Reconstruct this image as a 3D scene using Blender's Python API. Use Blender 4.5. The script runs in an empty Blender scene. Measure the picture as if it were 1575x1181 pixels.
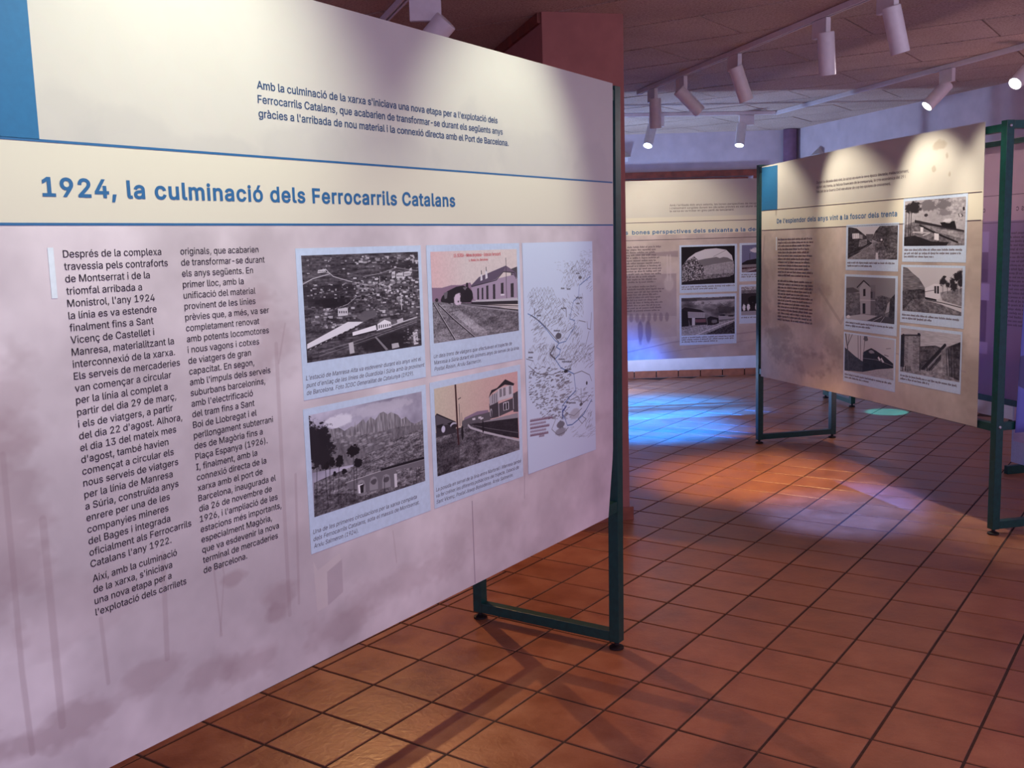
import bpy, bmesh, math, random
import numpy as np
from mathutils import Vector, Matrix
from mathutils.geometry import delaunay_2d_cdt
C = bpy.context.scene.collection
rnd = random.Random(7)
PI = math.pi

# ------------------------------------------------------------------ camera
CAM = Vector((2.093, -2.821, 1.731)); FPX = 1548.9
YAW, PIT, ROL = -.6096, .1358, .0295
fw = Vector((math.sin(YAW)*math.cos(PIT), math.cos(YAW)*math.cos(PIT), -math.sin(PIT)))
rt0 = Vector((math.cos(YAW), -math.sin(YAW), 0)); dn0 = fw.cross(rt0)
RT = rt0*math.cos(ROL)+dn0*math.sin(ROL); DN = -rt0*math.sin(ROL)+dn0*math.cos(ROL)
cd = bpy.data.cameras.new('camera'); cam = bpy.data.objects.new('camera', cd); C.objects.link(cam)
M = Matrix((RT, -DN, -fw)).transposed().to_4x4(); M.translation = CAM
cam.matrix_world = M
cd.sensor_fit = 'HORIZONTAL'; cd.sensor_width = 36; cd.lens = 36*FPX/1575
cd.clip_start = .05
bpy.context.scene.camera = cam
def px(p):
    q = Vector(p)-CAM; z = q.dot(fw)
    return (q.dot(RT)/z*FPX+787.5, q.dot(DN)/z*FPX+590.5, z)

# ------------------------------------------------------------------ world, exposure
vs = bpy.context.scene.view_settings
vs.view_transform = 'Standard'; vs.look = 'None'; vs.gamma = 1; vs.exposure = 0; vs.use_curve_mapping = False
w = bpy.data.worlds.new('world'); bpy.context.scene.world = w; w.use_nodes = True
w.node_tree.nodes['Background'].inputs[0].default_value = (.52, .42, .80, 1)
w.node_tree.nodes['Background'].inputs[1].default_value = .92
try:
    bpy.context.scene.cycles.use_denoising = True
    bpy.context.scene.cycles.sample_clamp_indirect = 4
except Exception: pass

# ------------------------------------------------------------------ lights
def spot(name, loc, tgt, col, watts, deg, blend=.5, r=.03, parent=None):
    l = bpy.data.lights.new(name, 'SPOT'); l.color = col; l.energy = watts
    l.spot_size = math.radians(deg); l.spot_blend = blend; l.shadow_soft_size = r
    o = bpy.data.objects.new(name, l); C.objects.link(o)
    o.rotation_euler = (Vector(tgt)-Vector(loc)).to_track_quat('-Z', 'Y').to_euler(); o.location = loc
    return o
WARM = (.90, 1, .82)
# ceiling spots over the big banner (their track hangs above and outside the view)
spot('banner_spot', (1.00, -1.22, 2.95), (.1, -1.34, 1.74), WARM, 92, 78, .9)
spot('banner_spot', (1.00, .10, 2.95), (.1, -.02, 1.84), WARM, 72, 56, .8)
spot('banner_spot', (1.15, -2.6, 2.95), (.1, -2.2, 1.5), WARM, 26, 80, 1)
# ceiling spots over the second and the third banner are inside their lamps, further down
# coloured spots of the exhibition, and two added for a floor reflection
spot('blue_spot', (-3.05, 6.60, 3.04), (-2.72, 6.50, 0), (0, .16, 1), 8500, 48, 1, .05)
spot('blue_spot', (-2.25, 5.10, 3.0), (-2.18, 5.58, 0), (0, .14, 1), 9500, 36, 1, .05)
spot('blue_spot', (-.2, 7.9, 2.95), (-.50, 7.35, 0), (.02, .60, 1), 1300, 8, .2, .02)
spot('blue_spot', (.3, 5.0, 2.95), (.16, 3.80, 0), (.06, .16, 1), 1600, 22, 1, .05)  # added: its pool stands in for a bluish reflection in the floor
spot('blue_spot', (.95, 2.5, 2.95), (.22, 3.40, 0), (.10, .24, 1), 1500, 23, 1, .05)  # added for the same reflection, from before the middle banner
spot('amber_spot', (-1.0, 3.3, 2.95), (-.60, 4.10, 0), (1, .62, .28), 540, 38, 1, .05)
spot('amber_spot', (1.7, 1.5, 3.0), (.70, .0, 0), (1, .40, .08), 50, 60, 1, .08)
def wash(name, loc, tgt, col, watts, size):
    l = bpy.data.lights.new(name, 'AREA'); l.color = col; l.energy = watts; l.size = size
    o = bpy.data.objects.new(name, l); C.objects.link(o); o.rotation_euler = (Vector(tgt)-Vector(loc)).to_track_quat('-Z', 'Y').to_euler(); o.location = loc
# added unseen uplights behind the far and middle stands, brightening ceiling and walls
wash('added_ceiling_fill', (-3.9, 7.3, .15), (-2.6, 8.3, 3.0), (.42, .60, 1), 105, .3)
wash('added_ceiling_fill', (1.7, 5.6, .15), (1.2, 5.2, 3.1), (.95, .58, .72), 16, .4)
# added fill lights out of view, brightening the big and middle banners
wash('added_banner_fill', (3.9, -1.6, 2.6), (.1, -1.3, .8), (.84, .78, 1), 34, .8)
wash('added_banner_fill', (2.6, 2.2, 2.95), (.2, 4.6, 1.2), (.9, .84, 1), 13, .6)
# ------------------------------------------------------------------ helpers
def link(name, me, mat=None, parent=None, loc=None):
    o = bpy.data.objects.new(name, me); C.objects.link(o)
    if mat and not me.materials: me.materials.append(mat)
    if parent: o.parent = parent
    if loc is not None: o.location = loc
    return o
def tag(o, label=None, cat=None, group=None, kind=None):
    if label: o['label'] = label
    if cat: o['category'] = cat
    if group: o['group'] = group
    if kind: o['kind'] = kind
    return o
def empty(name, loc=(0, 0, 0), mat=None):
    o = bpy.data.objects.new(name, None); C.objects.link(o); o.empty_display_size = .1
    if mat: o.matrix_world = mat
    else: o.location = loc
    return o
def box_into(bm, x0, x1, y0, y1, z0, z1, mtx=None):
    vs_ = [bm.verts.new((x, y, z)) for z in (z0, z1) for x, y in ((x0, y0), (x1, y0), (x1, y1), (x0, y1))]
    if mtx:
        for v in vs_: v.co = mtx @ v.co
    for f in ((3, 2, 1, 0), (4, 5, 6, 7), (0, 1, 5, 4), (1, 2, 6, 5), (2, 3, 7, 6), (3, 0, 4, 7)):
        bm.faces.new([vs_[i] for i in f])
def to_mesh(bm, name='m', smooth=False):
    me = bpy.data.meshes.new(name); bm.normal_update(); bm.to_mesh(me); bm.free()
    if smooth:
        for p in me.polygons: p.use_smooth = True
    return me
def box(name, b, mat, parent=None, mtx=None, bevel=0):
    bm = bmesh.new(); box_into(bm, *b, mtx=mtx)
    if bevel: bmesh.ops.bevel(bm, geom=bm.edges[:], offset=bevel, segments=2, affect='EDGES', profile=.6)
    return link(name, to_mesh(bm, name), mat, parent)
def lathe(bm, prof, n=24, mtx=None):
    rings = []
    for r, z in prof:
        ring = [bm.verts.new((r*math.cos(2*PI*k/n), r*math.sin(2*PI*k/n), z)) for k in range(n)]
        rings.append(ring)
    for a, b in zip(rings, rings[1:]):
        for k in range(n): bm.faces.new((a[k], a[(k+1) % n], b[(k+1) % n], b[k]))
    bm.faces.new(rings[0][::-1]); bm.faces.new(rings[-1])
    if mtx:
        for ring in rings:
            for v in ring: v.co = mtx @ v.co
def smooth_by_angle(me, deg=35):
    bm = bmesh.new(); bm.from_mesh(me)
    for f in bm.faces: f.smooth = True
    for e in bm.edges:
        if len(e.link_faces) == 2 and e.calc_face_angle(0) > math.radians(deg): e.smooth = False
    bm.to_mesh(me); bm.free(); return me

# ------------------------------------------------------------------ materials
def srgb(r, g, b):
    f = lambda c: (c/255/12.92 if c/255 <= .04045 else ((c/255+.055)/1.055)**2.4)
    return (f(r), f(g), f(b), 1)
class NT:
    def __init__(s, name):
        s.m = bpy.data.materials.new(name); s.m.use_nodes = True; s.t = s.m.node_tree
        s.b = s.t.nodes['Principled BSDF']
    def n(s, typ, **kw):
        nd = s.t.nodes.new(typ)
        for k, v in kw.items():
            if k in nd.inputs: nd.inputs[k].default_value = v
            else: setattr(nd, k, v)
        return nd
    def l(s, a, b): s.t.links.new(a, b)
def ramp(nt, fac, stops):
    r = nt.n('ShaderNodeValToRGB'); e = r.color_ramp.elements
    while len(e) < len(stops): e.new(.5)
    for x, (p, c) in zip(e, stops): x.position = p; x.color = c
    nt.l(fac, r.inputs[0]); return r.outputs[0]
def bump(nt, h, strength=.3, dist=.01, prev=None):
    b = nt.n('ShaderNodeBump'); b.inputs['Strength'].default_value = strength; b.inputs['Distance'].default_value = dist
    nt.l(h, b.inputs['Height'])
    if prev is not None: nt.l(prev, b.inputs['Normal'])
    nt.l(b.outputs[0], nt.b.inputs['Normal']); return b.outputs[0]
def plain(name, col, rough=.6, metal=0, noise=.06, scale=30, bumpy=0, spec=.5):
    nt = NT(name); g = nt.n('ShaderNodeNewGeometry'); t = nt.n('ShaderNodeTexNoise', Scale=scale, Detail=4.0)
    nt.l(g.outputs['Position'], t.inputs['Vector'])
    d = tuple(c*(1-noise*2) for c in col[:3])+(1,); u = tuple(min(1, c*(1+noise*2)) for c in col[:3])+(1,)
    nt.l(ramp(nt, t.outputs[0], [(.3, d), (.7, u)]), nt.b.inputs['Base Color'])
    nt.b.inputs['Roughness'].default_value = rough; nt.b.inputs['Metallic'].default_value = metal
    nt.b.inputs['Specular IOR Level'].default_value = spec
    if bumpy: bump(nt, t.outputs[0], bumpy, .004)
    return nt.m
TU, TV = .30, .30*.9558
def tile_material():
    nt = NT('terracotta tile'); g = nt.n('ShaderNodeNewGeometry'); pos = g.outputs['Position']
    dv = nt.n('ShaderNodeVectorMath', operation='DIVIDE'); nt.l(pos, dv.inputs[0]); dv.inputs[1].default_value = (TU, TV, 10)
    fl = nt.n('ShaderNodeVectorMath', operation='FLOOR'); nt.l(dv.outputs[0], fl.inputs[0])
    wn = nt.n('ShaderNodeTexWhiteNoise'); nt.l(fl.outputs[0], wn.inputs['Vector'])
    sc = nt.n('ShaderNodeVectorMath', operation='SCALE'); nt.l(wn.outputs['Color'], sc.inputs[0]); sc.inputs['Scale'].default_value = 9
    ad = nt.n('ShaderNodeVectorMath', operation='ADD'); nt.l(sc.outputs[0], ad.inputs[0]); nt.l(pos, ad.inputs[1])
    n1 = nt.n('ShaderNodeTexNoise', Scale=5.0, Detail=6.0, Roughness=.62); nt.l(ad.outputs[0], n1.inputs['Vector'])
    col = ramp(nt, n1.outputs[0], [(.28, srgb(142, 84, 56)), (.5, srgb(167, 106, 75)), (.74, srgb(184, 126, 94))])
    mx = nt.n('ShaderNodeMix', data_type='RGBA', blend_type='MULTIPLY'); mx.inputs[0].default_value = 1
    nt.l(col, mx.inputs[6]); nt.l(ramp(nt, wn.outputs['Value'], [(0, (.86, .84, .82, 1)), (1, (1, 1, 1, 1))]), mx.inputs[7])
    n2 = nt.n('ShaderNodeTexNoise', Scale=160.0, Detail=3.0); nt.l(pos, n2.inputs['Vector'])
    m2 = nt.n('ShaderNodeMix', data_type='RGBA', blend_type='MULTIPLY'); m2.inputs[0].default_value = 1
    nt.l(mx.outputs[2], m2.inputs[6]); nt.l(ramp(nt, n2.outputs[0], [(.3, (.9, .9, .9, 1)), (.6, (1, 1, 1, 1))]), m2.inputs[7])
    nt.l(m2.outputs[2], nt.b.inputs['Base Color'])
    nt.l(ramp(nt, n1.outputs[0], [(.3, (.30,)*3+(1,)), (.7, (.44,)*3+(1,))]), nt.b.inputs['Roughness'])
    n3 = nt.n('ShaderNodeTexNoise', Scale=28.0, Detail=4.0, Distortion=.8); nt.l(ad.outputs[0], n3.inputs['Vector'])
    bump(nt, n3.outputs[0], .35, .004)
    return nt.m
M_TILE = tile_material()
M_GROUT = plain('dark grout', srgb(66, 44, 38), .9, noise=.15, scale=60, bumpy=.4)
M_SKIRT = plain('fired clay skirting', srgb(150, 84, 62), .5, noise=.1, scale=14)
M_WALL = plain('pale plaster', srgb(205, 190, 196), .9, noise=.04, scale=6, bumpy=.25)
M_PART = plain('pinkish plaster', srgb(168, 108, 98), .9, noise=.04, scale=9, bumpy=.3)
M_WOOD = plain('red stained wood', srgb(120, 52, 36), .5, noise=.2, scale=12)
M_PIPE = plain('brown painted pipe', srgb(120, 86, 110), .5, noise=.1, scale=10)
M_GREEN = plain('dark green enamel', srgb(8, 66, 60), .38, noise=.10, scale=40)
M_BLACK = plain('black rubber', srgb(30, 16, 16), .6)
M_STEEL = plain('bright steel', srgb(190, 190, 190), .3, 1)
M_LAMP = plain('white lacquer', srgb(226, 218, 220), .45, noise=.02)
M_TRACKSLOT = plain('black track slot', srgb(16, 14, 16), .6)
M_BEIGE = plain('sconce glass', srgb(190, 180, 176), .4)
def ceiling_material():
    nt = NT('wood wool board'); g = nt.n('ShaderNodeNewGeometry'); pos = g.outputs['Position']
    mp = nt.n('ShaderNodeMapping'); mp.inputs['Scale'].default_value = (1, 2.2, 1); nt.l(pos, mp.inputs[0])
    n1 = nt.n('ShaderNodeTexNoise', Scale=70.0, Detail=5.0, Roughness=.7, Distortion=.6); nt.l(mp.outputs[0], n1.inputs['Vector'])
    oi = nt.n('ShaderNodeObjectInfo')
    n0 = nt.n('ShaderNodeTexNoise', Scale=1.6, Detail=3.0); nt.l(pos, n0.inputs['Vector'])
    c = ramp(nt, n1.outputs[0], [(.32, srgb(150, 122, 108)), (.5, srgb(206, 180, 164)), (.68, srgb(228, 206, 192))])
    mx = nt.n('ShaderNodeMix', data_type='RGBA', blend_type='MULTIPLY'); mx.inputs[0].default_value = 1
    nt.l(c, mx.inputs[6]); nt.l(ramp(nt, n0.outputs[0], [(.3, (.82, .8, .8, 1)), (.7, (1, 1, 1, 1))]), mx.inputs[7])
    m2 = nt.n('ShaderNodeMix', data_type='RGBA', blend_type='MULTIPLY'); m2.inputs[0].default_value = 1
    nt.l(mx.outputs[2], m2.inputs[6]); nt.l(ramp(nt, oi.outputs['Random'], [(0, (.88, .88, .88, 1)), (1, (1, 1, 1, 1))]), m2.inputs[7])
    nt.l(m2.outputs[2], nt.b.inputs['Base Color']); nt.b.inputs['Roughness'].default_value = .95
    nt.b.inputs['Specular IOR Level'].default_value = .1
    bump(nt, n1.outputs[0], .8, .006); return nt.m
M_CEIL = ceiling_material()
M_GAP = plain('dark joint', srgb(30, 18, 18), .9)
def cloth(name, img=None, col=None, spec=.25, trans=0):
    nt = NT(name); nt.b.inputs['Roughness'].default_value = .62; nt.b.inputs['Specular IOR Level'].default_value = spec
    tc = nt.n('ShaderNodeTexCoord')
    if img:
        t = nt.n('ShaderNodeTexImage'); t.image = img; t.extension = 'EXTEND'
        nt.l(tc.outputs['UV'], t.inputs[0]); nt.l(t.outputs[0], nt.b.inputs['Base Color'])
    else:
        n0 = nt.n('ShaderNodeTexNoise', Scale=5.0); nt.l(tc.outputs['Object'], n0.inputs['Vector'])
        nt.l(ramp(nt, n0.outputs[0], [(.3, tuple(c*.96 for c in col[:3])+(1,)), (.7, col)]), nt.b.inputs['Base Color'])
    wv = nt.n('ShaderNodeTexNoise', Scale=3.0, Detail=2.0); nt.l(tc.outputs['Object'], wv.inputs['Vector'])
    b1 = bump(nt, wv.outputs[0], .25, .02)
    wt = nt.n('ShaderNodeTexWave', Scale=260.0, Distortion=1.0); nt.l(tc.outputs['Object'], wt.inputs['Vector'])
    bump(nt, wt.outputs['Fac'], .06, .001, b1)
    if trans:                                                # thin cloth that lets the light behind it through
        tr = nt.n('ShaderNodeBsdfTranslucent'); mixs = nt.n('ShaderNodeMixShader'); mixs.inputs[0].default_value = trans
        nt.l(t.outputs[0], tr.inputs[0]); out = [n_ for n_ in nt.t.nodes if n_.type == 'OUTPUT_MATERIAL'][0]
        nt.l(nt.b.outputs[0], mixs.inputs[1]); nt.l(tr.outputs[0], mixs.inputs[2]); nt.l(mixs.outputs[0], out.inputs[0])
    return nt.m
def ink(name, col):
    nt = NT(name); tc = nt.n('ShaderNodeTexCoord'); n0 = nt.n('ShaderNodeTexNoise', Scale=60.0); nt.l(tc.outputs['Object'], n0.inputs['Vector'])
    nt.l(ramp(nt, n0.outputs[0], [(.3, tuple(c*.9 for c in col[:3])+(1,)), (.7, col)]), nt.b.inputs['Base Color'])
    nt.b.inputs['Roughness'].default_value = .6; return nt.m
M_INK = ink('black ink', srgb(34, 26, 34)); M_BLUEINK = ink('blue ink', srgb(38, 100, 150)); M_DKBLUE = ink('dark blue ink', srgb(44, 74, 112))
M_BLUE = ink('flat blue print', srgb(26, 104, 152)); M_WHITE = ink('white print', srgb(228, 236, 244)); M_GREYINK = ink('grey ink', srgb(84, 66, 76))
M_RED = ink('red ink', srgb(212, 70, 76)); M_GHOST = ink('ink seen through the cloth', srgb(128, 112, 122)); M_SOFTINK = ink('soft grey ink', srgb(112, 94, 102)); M_CARD = ink('white card', srgb(200, 214, 236))

# ------------------------------------------------------------------ the painter for printed pictures
def homog(src):
    A = []; b = []
    for (x, y), (u, v) in zip(src, ((0, 0), (1, 0), (1, 1), (0, 1))):
        A += [[x, y, 1, 0, 0, 0, -u*x, -u*y], [0, 0, 0, x, y, 1, -v*x, -v*y]]; b += [u, v]
    return np.append(np.linalg.solve(np.array(A, float), np.array(b, float)), 1).reshape(3, 3)
def soften(P, seed_cells=(8, 24)): return .62*P.noise(seed_cells[0], seed_cells[1], 5, .72)+.38*P.noise(90, 70, 2)
class Pic:
    def __init__(s, w, h, base, corners=None, seed=1):
        s.w, s.h = w, h; s.a = np.zeros((h, w, 3)); s.a[:] = base; s.H = homog(corners) if corners else None
        s.rs = np.random.RandomState(seed); s.Y, s.X = np.mgrid[0:h, 0:w].astype(float)
    def T(s, pts):
        p = np.atleast_2d(np.array(pts, float))
        if s.H is not None:
            q = np.c_[p, np.ones(len(p))] @ s.H.T; p = q[:, :2]/q[:, 2:]
        return p*[s.w, s.h]
    def noise(s, cx, cy, octs=4, rough=.55):
        out = np.zeros((s.h, s.w)); amp = 1; tot = 0
        for o in range(octs):
            nx, ny = int(cx*2**o)+2, int(cy*2**o)+2
            if nx > s.w or ny > s.h: break
            g = s.rs.rand(ny, nx)
            fx = s.X/s.w*(nx-1.001); fy = s.Y/s.h*(ny-1.001); ix = fx.astype(int); iy = fy.astype(int)
            tx = fx-ix; ty = fy-iy; tx = tx*tx*(3-2*tx); ty = ty*ty*(3-2*ty)
            out += amp*((g[iy, ix]*(1-tx)+g[iy, ix+1]*tx)*(1-ty)+(g[iy+1, ix]*(1-tx)+g[iy+1, ix+1]*tx)*ty)
            tot += amp; amp *= rough
        return out/tot
    def mask(s, pts, soft=0):
        p = s.T(pts); x0, y0 = np.floor(p.min(0)).astype(int)-2; x1, y1 = np.ceil(p.max(0)).astype(int)+2
        x0 = max(0, x0); y0 = max(0, y0); x1 = min(s.w, x1); y1 = min(s.h, y1)
        m = np.zeros((s.h, s.w))
        if x1 <= x0 or y1 <= y0: return m
        X = s.X[y0:y1, x0:x1]; Y = s.Y[y0:y1, x0:x1]; acc = np.zeros(X.shape)
        for ox, oy in ((.25, .25), (.75, .25), (.25, .75), (.75, .75)):
            ins = np.zeros(X.shape, bool); xs = X+ox; ys = Y+oy
            for (ax, ay), (bx, by) in zip(p, np.roll(p, -1, 0)):
                if ay == by: continue
                ins ^= ((ay > ys) != (by > ys)) & (xs < (bx-ax)*(ys-ay)/(by-ay)+ax)
            acc += ins
        m[y0:y1, x0:x1] = acc/4; return m
    def put(s, m, c, al=1.):
        m = (m*al)[..., None]; s.a = s.a*(1-m)+np.array(c, float)*m
    def poly(s, pts, c, al=1., tex=None, amp=0):
        m = s.mask(pts)
        cc = np.array(c, float)
        if tex is not None: cc = np.clip(cc[None, None]+(tex[..., None]-.5)*amp, 0, 1)
        s.put(m, cc, al)
    def line(s, pts, wd, c, al=1.):
        p = s.T(pts); m = np.zeros((s.h, s.w))
        for a, b in zip(p, p[1:]):
            d = b-a; L = np.hypot(*d)+1e-9
            x0, x1 = sorted((a[0], b[0])); y0, y1 = sorted((a[1], b[1]))
            X0, X1 = max(0, int(x0-wd-2)), min(s.w, int(x1+wd+3)); Y0, Y1 = max(0, int(y0-wd-2)), min(s.h, int(y1+wd+3))
            if X1 <= X0 or Y1 <= Y0: continue
            X = s.X[Y0:Y1, X0:X1]+.5-a[0]; Y = s.Y[Y0:Y1, X0:X1]+.5-a[1]
            t = np.clip((X*d[0]+Y*d[1])/L**2, 0, 1); dist = np.hypot(X-t*d[0], Y-t*d[1])
            m[Y0:Y1, X0:X1] = np.maximum(m[Y0:Y1, X0:X1], np.clip(wd/2+.5-dist, 0, 1))
        s.put(m, c, al)
    def blob(s, x, y, rx, ry, c, al=1., rough=.5, cell=14, soft=.25):
        p = s.T([(x, y), (x+rx, y), (x, y+ry)]); r1 = abs(p[1]-p[0])[0]+1e-6; r2 = abs(p[2]-p[0])[1]+1e-6
        d = np.hypot((s.X-p[0][0])/r1, (s.Y-p[0][1])/r2)
        n = s.noise(cell, cell, 4, .7)
        s.put(np.clip((1-d+(n-.5)*rough*2)/soft, 0, 1), c, al)
    def image(s, name):
        im = bpy.data.images.new(name, s.w, s.h); out = np.ones((s.h, s.w, 4), np.float32)
        out[..., :3] = np.clip(s.a, 0, 1)[::-1]; im.pixels.foreach_set(out.ravel()); im.update(); im.pack(); return im
g3 = lambda v, t=0: np.array([v+.012+t, v-.015, v+.01+t])   # grey with a faint violet tint, for the old prints

def scatter(P, n, box_, size, lo, hi, al=.9, ang=0):
    x0, y0, x1, y1 = box_
    for _ in range(n):
        x = P.rs.uniform(x0, x1); y = P.rs.uniform(y0, y1); w_ = size*P.rs.uniform(.5, 1.6); h_ = size*P.rs.uniform(.35, 1.0)
        P.poly([(x, y), (x+w_, y-ang*w_), (x+w_, y+h_-ang*w_), (x, y+h_)], g3(P.rs.uniform(lo, hi)), al)

def pic_town():
    P = Pic(640, 384, g3(.27), [(137, 130), (1197, 107), (1218, 955), (190, 1110)], 3)
    n = P.noise(10, 60, 4, .7); P.a += ((n-.5)*.42)[..., None]; n = P.noise(60, 60, 2); P.a += ((n-.5)*.2)[..., None]
    for a, b in (((150, 420), (480, 560)), ((200, 540), (560, 620)), ((430, 400), (640, 480)), ((860, 190), (1190, 250))):
        P.poly([a, (b[0], a[1]-10), b, (a[0], b[1])], g3(.13), .55)
    P.blob(420, 560, 190, 55, g3(.09), .8); P.blob(900, 930, 260, 90, g3(.10), .8); P.blob(1050, 850, 120, 50, g3(.1), .7)
    for k in range(26):
        y = P.rs.uniform(140, 520); x = P.rs.uniform(150, 900); P.line([(x, y), (x+P.rs.uniform(60, 240), y-P.rs.uniform(5, 30))], 1.2, g3(P.rs.uniform(.35, .6)), .6)
    P.line([(150, 395), (240, 345), (400, 300), (360, 255)], 3, g3(.75)); P.line([(360, 260), (430, 325), (560, 365), (760, 410), (880, 380)], 3, g3(.72))
    P.line([(330, 665), (560, 580), (640, 510), (760, 495)], 2.5, g3(.62)); P.line([(700, 330), (860, 300), (1000, 250), (1190, 280)], 2, g3(.6))
    scatter(P, 130, (180, 380, 1190, 520), 16, .1, .8); scatter(P, 240, (600, 330, 1200, 560), 20, .08, .86)
    scatter(P, 120, (190, 600, 640, 800), 24, .1, .8); scatter(P, 60, (180, 150, 1180, 300), 18, .25, .8); scatter(P, 45, (640, 130, 1190, 200), 22, .5, .8)
    scatter(P, 40, (420, 460, 900, 640), 26, .05, .25); scatter(P, 90, (700, 520, 1200, 680), 20, .15, .8)
    for x, y, w_, h_ in ((470, 620, 90, 70), (960, 290, 30, 60), (1000, 305, 60, 45), (1070, 290, 60, 40), (1120, 260, 20, 50), (290, 265, 70, 30)):
        P.poly([(x, y), (x+w_, y-10), (x+w_, y+h_-10), (x, y+h_)], g3(.78))
        for k in range(4): P.poly([(x+w_*(.12+.22*k), y+h_*.3), (x+w_*(.22+.22*k), y+h_*.3), (x+w_*(.22+.22*k), y+h_*.6), (x+w_*(.12+.22*k), y+h_*.6)], g3(.2))
    P.poly([(640, 700), (800, 630), (820, 690), (700, 740)], g3(.38)); P.blob(740, 670, 80, 30, g3(.36), .9)
    P.poly([(190, 940), (560, 740), (700, 740), (620, 790), (420, 880), (190, 985)], g3(.88)); P.line([(200, 995), (430, 885), (660, 780)], 4, g3(.16))
    for k in range(18): P.line([(215+k*24, 990-k*12), (225+k*24, 985-k*12)], 3, g3(.1 if k % 2 else .7))
    P.poly([(600, 835), (810, 770), (818, 815), (602, 868)], g3(.92)); P.line([(600, 872), (815, 818)], 3, g3(.1))
    for k in range(5): P.line([(300, 1000+k*16), (700, 880+k*12), (1180, 720+k*8)], 1.6, g3(.62 if k % 2 else .3), .9)
    P.line([(820, 820), (1000, 760), (1180, 700)], 4, g3(.8)); P.poly([(825, 760), (850, 730), (890, 715), (945, 735), (950, 790), (830, 820)], g3(.9)); P.poly([(822, 765), (850, 715), (940, 700), (950, 745), (890, 722)], g3(.45))
    for k in range(6): P.poly([(838+k*19, 770-k*2), (846+k*19, 769-k*2), (846+k*19, 800-k*4), (838+k*19, 802-k*4)], g3(.15))
    P.poly([(1000, 725), (1055, 705), (1058, 745), (1005, 755)], g3(.75)); P.line([(1040, 480), (1045, 630)], 4, g3(.8)); P.line([(850, 330), (852, 440)], 3, g3(.7))
    P.poly([(565, 935), (605, 920), (618, 1020), (575, 1030)], g3(.72)); P.poly([(1140, 835), (1180, 830), (1190, 940), (1150, 950)], g3(.8)); P.poly([(810, 870), (920, 990), (900, 1000), (800, 880)], g3(.5))
    P.poly([(950, 940), (1010, 930), (1020, 970), (955, 985)], g3(.7)); scatter(P, 40, (1050, 800, 1200, 930), 16, .1, .8)
    return P.image('print_town')

def pic_station():
    P = Pic(512, 304, (.86, .80, .78), [(55, 90), (1028, 62), (1042, 990), (82, 1135)], 5)
    P.a = P.a*(1-.25*np.clip(1-P.X/P.w*2.6, 0, 1)[..., None]*np.array([0, .45, .35])); P.a += ((P.noise(80, 60, 2)-.5)*.06)[..., None]
    P.poly([(60, 500), (180, 500), (290, 470), (400, 470), (500, 440), (560, 560), (560, 690), (60, 690)], (.55, .44, .52))
    P.poly([(960, 290), (1030, 262), (1035, 640), (960, 640)], g3(.30))
    t = soften(P)
    P.poly([(60, 655), (560, 680), (1040, 760), (1050, 1000), (60, 1140)], g3(.47), 1, t, .75)
    P.poly([(120, 690), (260, 690), (760, 980), (560, 1060), (300, 1100)], g3(.52), .6, t, .7)
    P.poly([(280, 780), (380, 760), (700, 1010), (560, 1010)], g3(.74), .55, t, .5)
    P.poly([(300, 710), (1040, 790), (1040, 960), (760, 960)], g3(.36), .45, t, .7)
    P.poly([(505, 480), (800, 400), (1010, 350), (1030, 400), (1030, 660), (540, 640)], (.66, .58, .66))
    P.poly([(505, 480), (600, 380), (905, 250), (990, 310), (880, 310), (795, 405), (520, 490)], (.38, .32, .40)); P.poly([(905, 250), (1015, 330), (1020, 395), (960, 330), (870, 320)], (.45, .38, .46))
    P.line([(512, 490), (795, 415), (875, 320), (1000, 330), (1018, 400)], 3, g3(.2))
    for x, w_, y0, y1 in ((578, 20, 510, 635), (628, 18, 505, 632), (680, 24, 480, 632), (755, 26, 465, 630), (845, 30, 450, 570), (955, 34, 455, 610)):
        P.poly([(x, y0), (x+w_, y0-6), (x+w_, y1), (x, y1)], g3(.2))
    P.poly([(840, 575), (885, 573), (885, 590), (840, 592)], g3(.85)); P.line([(905, 165), (908, 620)], 3, g3(.25)); P.poly([(672, 310), (690, 300), (698, 390), (672, 405)], g3(.86)); P.poly([(618, 350), (635, 345), (640, 415), (616, 425)], g3(.86))
    P.line([(682, 270), (684, 310)], 4, g3(.3)); P.line([(627, 310), (629, 345)], 4, g3(.25))
    P.poly([(520, 650), (1030, 615), (1035, 650), (520, 672)], g3(.74)); P.poly([(500, 664), (1035, 648), (1035, 690), (520, 690)], g3(.18))
    for k, yy in enumerate((700, 722, 745, 765)): P.line([(250+30*k, 676+4*k), (1040, yy+10)], 3, g3(.15 if k % 2 == 0 else .6))
    P.poly([(165, 640), (180, 600), (240, 540), (340, 490), (420, 475), (450, 490), (455, 445), (475, 445), (478, 495), (520, 540), (530, 620), (500, 668), (240, 672), (170, 664)], g3(.13))
    P.blob(470, 590, 60, 70, g3(.11), 1, .2); P.poly([(415, 500), (470, 490), (440, 530)], g3(.45)); P.poly([(200, 560), (245, 545), (235, 620), (210, 630)], g3(.4)); P.blob(118, 640, 18, 22, g3(.15))
    P.blob(355, 620, 40, 90, (.86, .78, .84), .95, .6); P.blob(362, 655, 10, 14, g3(.2), .8)
    P.line([(85, 680), (180, 850), (320, 1095)], 5, g3(.12)); P.line([(140, 690), (300, 850), (540, 1060)], 5, g3(.12)); P.line([(92, 682), (188, 850), (328, 1092)], 2, g3(.8)); P.line([(148, 690), (308, 848), (548, 1058)], 2, g3(.75))
    return P.image('print_station')

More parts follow.
